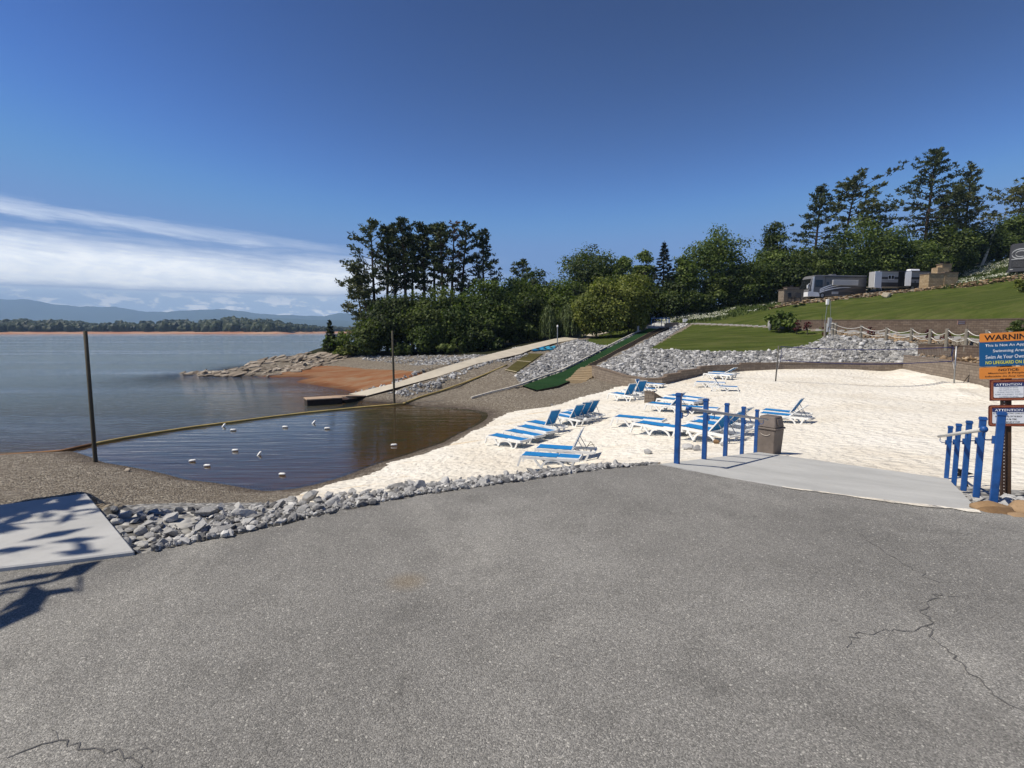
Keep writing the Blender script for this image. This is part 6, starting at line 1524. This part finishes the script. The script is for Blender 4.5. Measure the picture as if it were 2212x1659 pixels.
def trailer():
    q = PY(1899, 626.5, 91.5); root = thing('travel_trailer', 'grey travel trailer with white open panels and a white roof unit', 'trailer', tuple(q), R(6)); L = 11.0; H = 3.25
    mb = MB(); mb.prism([(0,.55),(0,H),(L,H),(L,.55)], 'y', 0, 2.5); mb.build('body', RV_S, root, bevel=.05)
    mb = MB(); mb.box((L/2, -.012, 2.05), (L-.1, .02, .42)); mb.build('dark_band', RV_D, root)
    mb = MB(); mb.box((L/2, -.012, .95), (L-.1, .02, .72)); mb.build('skirt', RV_D, root)
    mb = MB()
    for z in (2.45, 2.62, 2.8, 1.5, 1.62): mb.box((L/2, -.018, z), (L-.2, .012, .03))
    mb.build('siding_grooves', RV_G, root)
    mb = MB(); mb.box((L/2, -.12, H-.06), (L+.1, .25, .13)); mb.build('awning', RV_D, root)
    mb = MB(); mb.box((2.05, -.03, 2.18), (1.1, .03, .72)); w_ = mb.build('window', RV_W, root); mb = MB()
    for dx in (-.27, .27): mb.box((2.05+dx, -.048, 2.18), (.46, .01, .6))
    mb.build('pane', GLASS, w_)
    mb = MB(); mb.box((3.95, -.02, 1.85), (1.1, .03, 2.55)); mb.build('doorway', DARK, root)
    mb = MB(); mb.box((-.62, -.35, 1.72), (1.65, .05, 2.75), R(14)); mb.build('white_panel', RV_W, root)
    mb = MB(); mb.box((4.98, -.30, 1.95), (.98, .05, 2.45), R(-12)); mb.build('open_door', RV_W, root)
    mb = MB(); mb.box((7.0, 1.0, H+.22), (1.9, .9, .42)); mb.build('roof_unit', RV_W, root, bevel=.12)
    mb = MB()
    for x in (6.6, 7.8, 8.9): mb.box((x, -.025, 1.45), (.22, .02, .26))
    mb.build('vents', RV_D, root)
    wheel(root, 6.2, -.02, .42, .42); wheel(root, 7.3, -.02, .42, .42); wheel(root, 6.2, 2.3, .42, .42); wheel(root, 7.3, 2.3, .42, .42)
    mb = MB(); mb.tube([(.4, 0.1, .6), (.2, -.3, -.25)], .05, 6); mb.tube([(L-.4, .1, .6), (L-.5, -.1, -.25)], .05, 6); mb.build('jack', STEEL, root)
trailer()
def coach():
    q = PY(2176, 593.5, 84); root = thing('coach', 'black motor coach with grey swirls, rear end showing, at the hill edge', 'motorhome', tuple(q), R(-47)); H = 4.7
    mb = MB(); mb.prism([(0,.4),(.05,H-.25),(.35,H),(2.7,H),(3.0,H-.25),(3.05,.4)], 'y', 0, 10); mb.build('body', RV_D, root, bevel=.08)
    mb = MB(); mb.box((1.5, -.02, 1.55), (2.2, .03, 1.1)); g_ = mb.build('grille', DARK, root); mb = MB()
    for z in np.linspace(1.15, 1.95, 6): mb.box((1.5, -.045, z), (2.1, .02, .05))
    mb.build('louvre', RV_G, g_)
    mb = MB(); t = np.linspace(0, 1, 16)
    for r0, w in ((.75, .16), (.45, .12)): ribbon(mb, [(1.35+r0*1.4*cos(.6+4.6*x), 3.1+r0*sin(.6+4.6*x)) for x in t], -.03, [w]*16)
    ribbon(mb, [(.3+2.4*x, 2.3+.5*x**2) for x in t], -.033, [.10]*16); mb.build('swirl', RV_S, root)
    mb = MB(); mb.box((.4, -.04, .75), (.35, .03, .16)); mb.build('tail_light', simple('tail_light', (.5, .5, .48), .3), root); mb = MB(); mb.box((1.5, -.08, .55), (3.0, .2, .3)); mb.build('bumper', RV_D, root); wheel(root, .1, 2.0, .5, .5); wheel(root, 2.7, 2.0, .5, .5)
coach()
def blockbox(name, boxes, mat, root):
    V = []; Fs = []; ra = []; ha = []
    for c, d, rz in boxes:
        mb = MB(); mb.box(c, d, rz)
        for f in mb.f:
            o = len(V); n = (Vector(mb.v[f[1]])-Vector(mb.v[f[0]])).cross(Vector(mb.v[f[2]])-Vector(mb.v[f[1]])); top = abs(n.z) > max(abs(n.x), abs(n.y))
            for i in f: p = mb.v[i]; V.append(p); ra.append(p[0]+p[1]); ha.append(p[1] if top else p[2])
            Fs.append((o, o+1, o+2, o+3))
    return link(name, np_mesh(name, V, np.array(Fs), mat, attr={'run': ('POINT', ra), 'hgt': ('POINT', ha)}), root)
q = PY(2005, 621.5, 86); root = thing('stone_fireplace', 'stepped tan stone fireplace with a chimney in front of the trailer', 'fireplace', tuple(q), R(4)); 
blockbox('hearth', [((1.3, .9, 1.05), (2.6, 1.8, 2.3), 0), ((3.75, .95, 1.15), (2.3, 2.0, 2.5), 0)], FIRE, root)
blockbox('chimney', [((2.75, 1.0, 2.80), (2.0, 1.2, .95), 0), ((3.35, 1.0, 3.25), (1.6, 1.1, 1.1), 0)], FIRE, root); 
for c_, d_ in (((1.3, .9, 2.24), (2.75, 1.95, .09)), ((3.75, .95, 2.44), (2.45, 2.15, .09)), ((3.35, 1.0, 3.84), (1.8, 1.3, .09))): mb = MB(); mb.box(c_, d_); mb.build('capstone', CAPM, root)
mb = MB(); mb.box((3.45, 1.0, 4.2), (1.3, .9, .05)); 
for x in (2.9, 4.0): mb.box((x, 1.0, 4.03), (.06, .6, .32))
mb.build('chimney_cowl', BLACK, root)
q = PY(1692, 651, 90); root = thing('stone_grill', 'brown stone grill block beside the front of the motorhome', 'grill', tuple(q), R(5)); blockbox('base', [((1.8, .8, .95), (3.5, 1.6, 2.0), 0), ((1.9, .9, 2.15), (2.2, 1.0, .5), 0)], BLOCK, root); mb = MB(); mb.box((1.8, .8, 1.98), (3.7, 1.8, .09)); mb.box((1.9, .9, 2.43), (2.4, 1.2, .07)); mb.build('top_slab', CAPD, root); mb = MB(); mb.box((1.9, .9, 2.62), (.35, .35, .32)); mb.build('flue', BLACK, root)
for k, (u, v, lab) in enumerate([(1709, 650.5, 'black patio chair left in front of the brown stone grill'), (1724, 650, 'black patio chair right in front of the brown stone grill')]):
    q = PY(u, v, 88); root = thing('patio_chair', lab, 'chair', tuple(q), R(20-40*k), 'black patio chairs by the stone grill'); mb = MB(); mb.box((0, 0, .48), (.8, .75, .14)); mb.build('seat', BLACK, root, bevel=.03); mb = MB(); mb.box((0, .36, .95), (.8, .12, .9), M=Matrix.Rotation(-.2, 4, 'X')); mb.build('backrest', BLACK, root, bevel=.04)
    for sx in (-.36, .36):
        mb = MB(); mb.box((sx, 0, .68), (.1, .75, .08)); mb.box((sx, -.32, .32), (.07, .07, .75)); mb.build('armrest', BLACK, root)
        for sy in (-.32, .32): mb = MB(); mb.box((sx, sy, .2), (.06, .06, .46)); mb.build('leg', BLACK, root)
# dry stone wall along the terrace
def dry_wall():
    r = np.random.default_rng(21); root = thing('dry_stone_wall', 'long dry stacked wall of tan stones under the motorhomes', 'wall'); C_ = []; S_ = []
    VV = []; FF = []; RN = []; o = 0
    for (a, b_), (a2, b2) in zip(w5[:-1], w5[1:]):
        L = np.linalg.norm(a2-a); n = int(L/.52)
        for k in range(n):
            w = (k+r.uniform(-.3, .3))/n; lo = a*(1-w)+a2*w; hi = b_*(1-w)+b2*w; h = max(.35, hi[2]-lo[2]+.12); m_ = max(2, int(h/.19))
            for j in range(m_):
                p = np.array([lo[0]+r.normal(0, .12), lo[1]+.12+.25*j/m_+r.normal(0, .06), lo[2]-.05+h*(j+.4)/m_]); V, Fc = SH1[r.integers(10)]
                P_ = (V*[r.uniform(.25, .46), .30, .135*r.uniform(.8, 1.3)])@euler_m(r.normal(0, .12), r.normal(0, .12), r.normal(0, .3)).T+p; VV.append(P_); FF.append(Fc+o); o += len(V); RN.append(np.full(len(Fc), r.uniform()))
    link('stones', np_mesh('stones', np.concatenate(VV), np.concatenate(FF), DRYW, attr={'rnd': ('FACE', np.concatenate(RN))}), root)
dry_wall()
q = PY(1817, 652, 86.6); V, Fc = rock_shape(3, 77, 9, .01); o = link('boulder', np_mesh('boulder', V*[.95, .5, .62], Fc, simple('pale_boulder', (.55, .47, .36), .9, .2, 2)), None, tuple(PY(1915, 637.5, 86))); tag(o, 'large pale boulder set into the dry stone wall', 'boulder')
# posts and boxes near the footpath
q = PY(1791, 716, 57); root = thing('power_box', 'grey electric box on a stand beside the first rope posts', 'electric box', tuple(q)); mb = MB(); mb.box((0, 0, .95), (.36, .25, 1.0)); mb.build('box', RAILG, root, bevel=.02); mb = MB(); mb.box((-.25, 0, .4), (.12, .12, .9)); mb.box((0, 0, .25), (.1, .1, .6)); mb.build('stand', PL_WHITE, root)
q = PY(1781, 702, 62); root = thing('bird_house_pole', 'thin pole with a white box on top by the lawn corner', 'pole', tuple(q)); mb = MB(); mb.tube([(0, 0, -.3), (.18, 0, 2.4)], .035, 6); mb.build('pole', STEEL, root); mb = MB(); mb.box((.2, 0, 2.65), (.3, .26, .62)); mb.build('white_box', PL_WHITE, root, bevel=.03)
for u, v0, v1, Y, lab in [(1793.5,716,647,58,'very thin tall metal rod behind the grey power box'),(1776,714,679,60,'short dark iron rod at the lawn corner')]:
    a, c = PY(u, v0, Y), PY(u+(1 if u > 1780 else 0), v1, Y); mb = MB(); mb.tube([a-[0, 0, .3], c], .022, 6); tag(mb.build('metal_rod', STEEL if u > 1780 else BLACK), lab, 'rod')
k_ = .78; a = w4[3]*(1-k_)+w4[4]*k_; root = thing('wall_plaque', 'small pinkish plaque fixed on the dark block wall', 'plaque', tuple(PY(2077, 697, a[1]-.45)), R(14)); mb = MB(); mb.box((0, 0, 0), (1.05, .03, .4)); mb.build('plate', simple('plaque_pink', (.5, .3, .24), .6), root); mb = MB()
for z in (-.08, .08): mb = MB(); mb.box((0, -.018, z), (.8, .006, .05)); mb.build('lettering', M_WH, root)
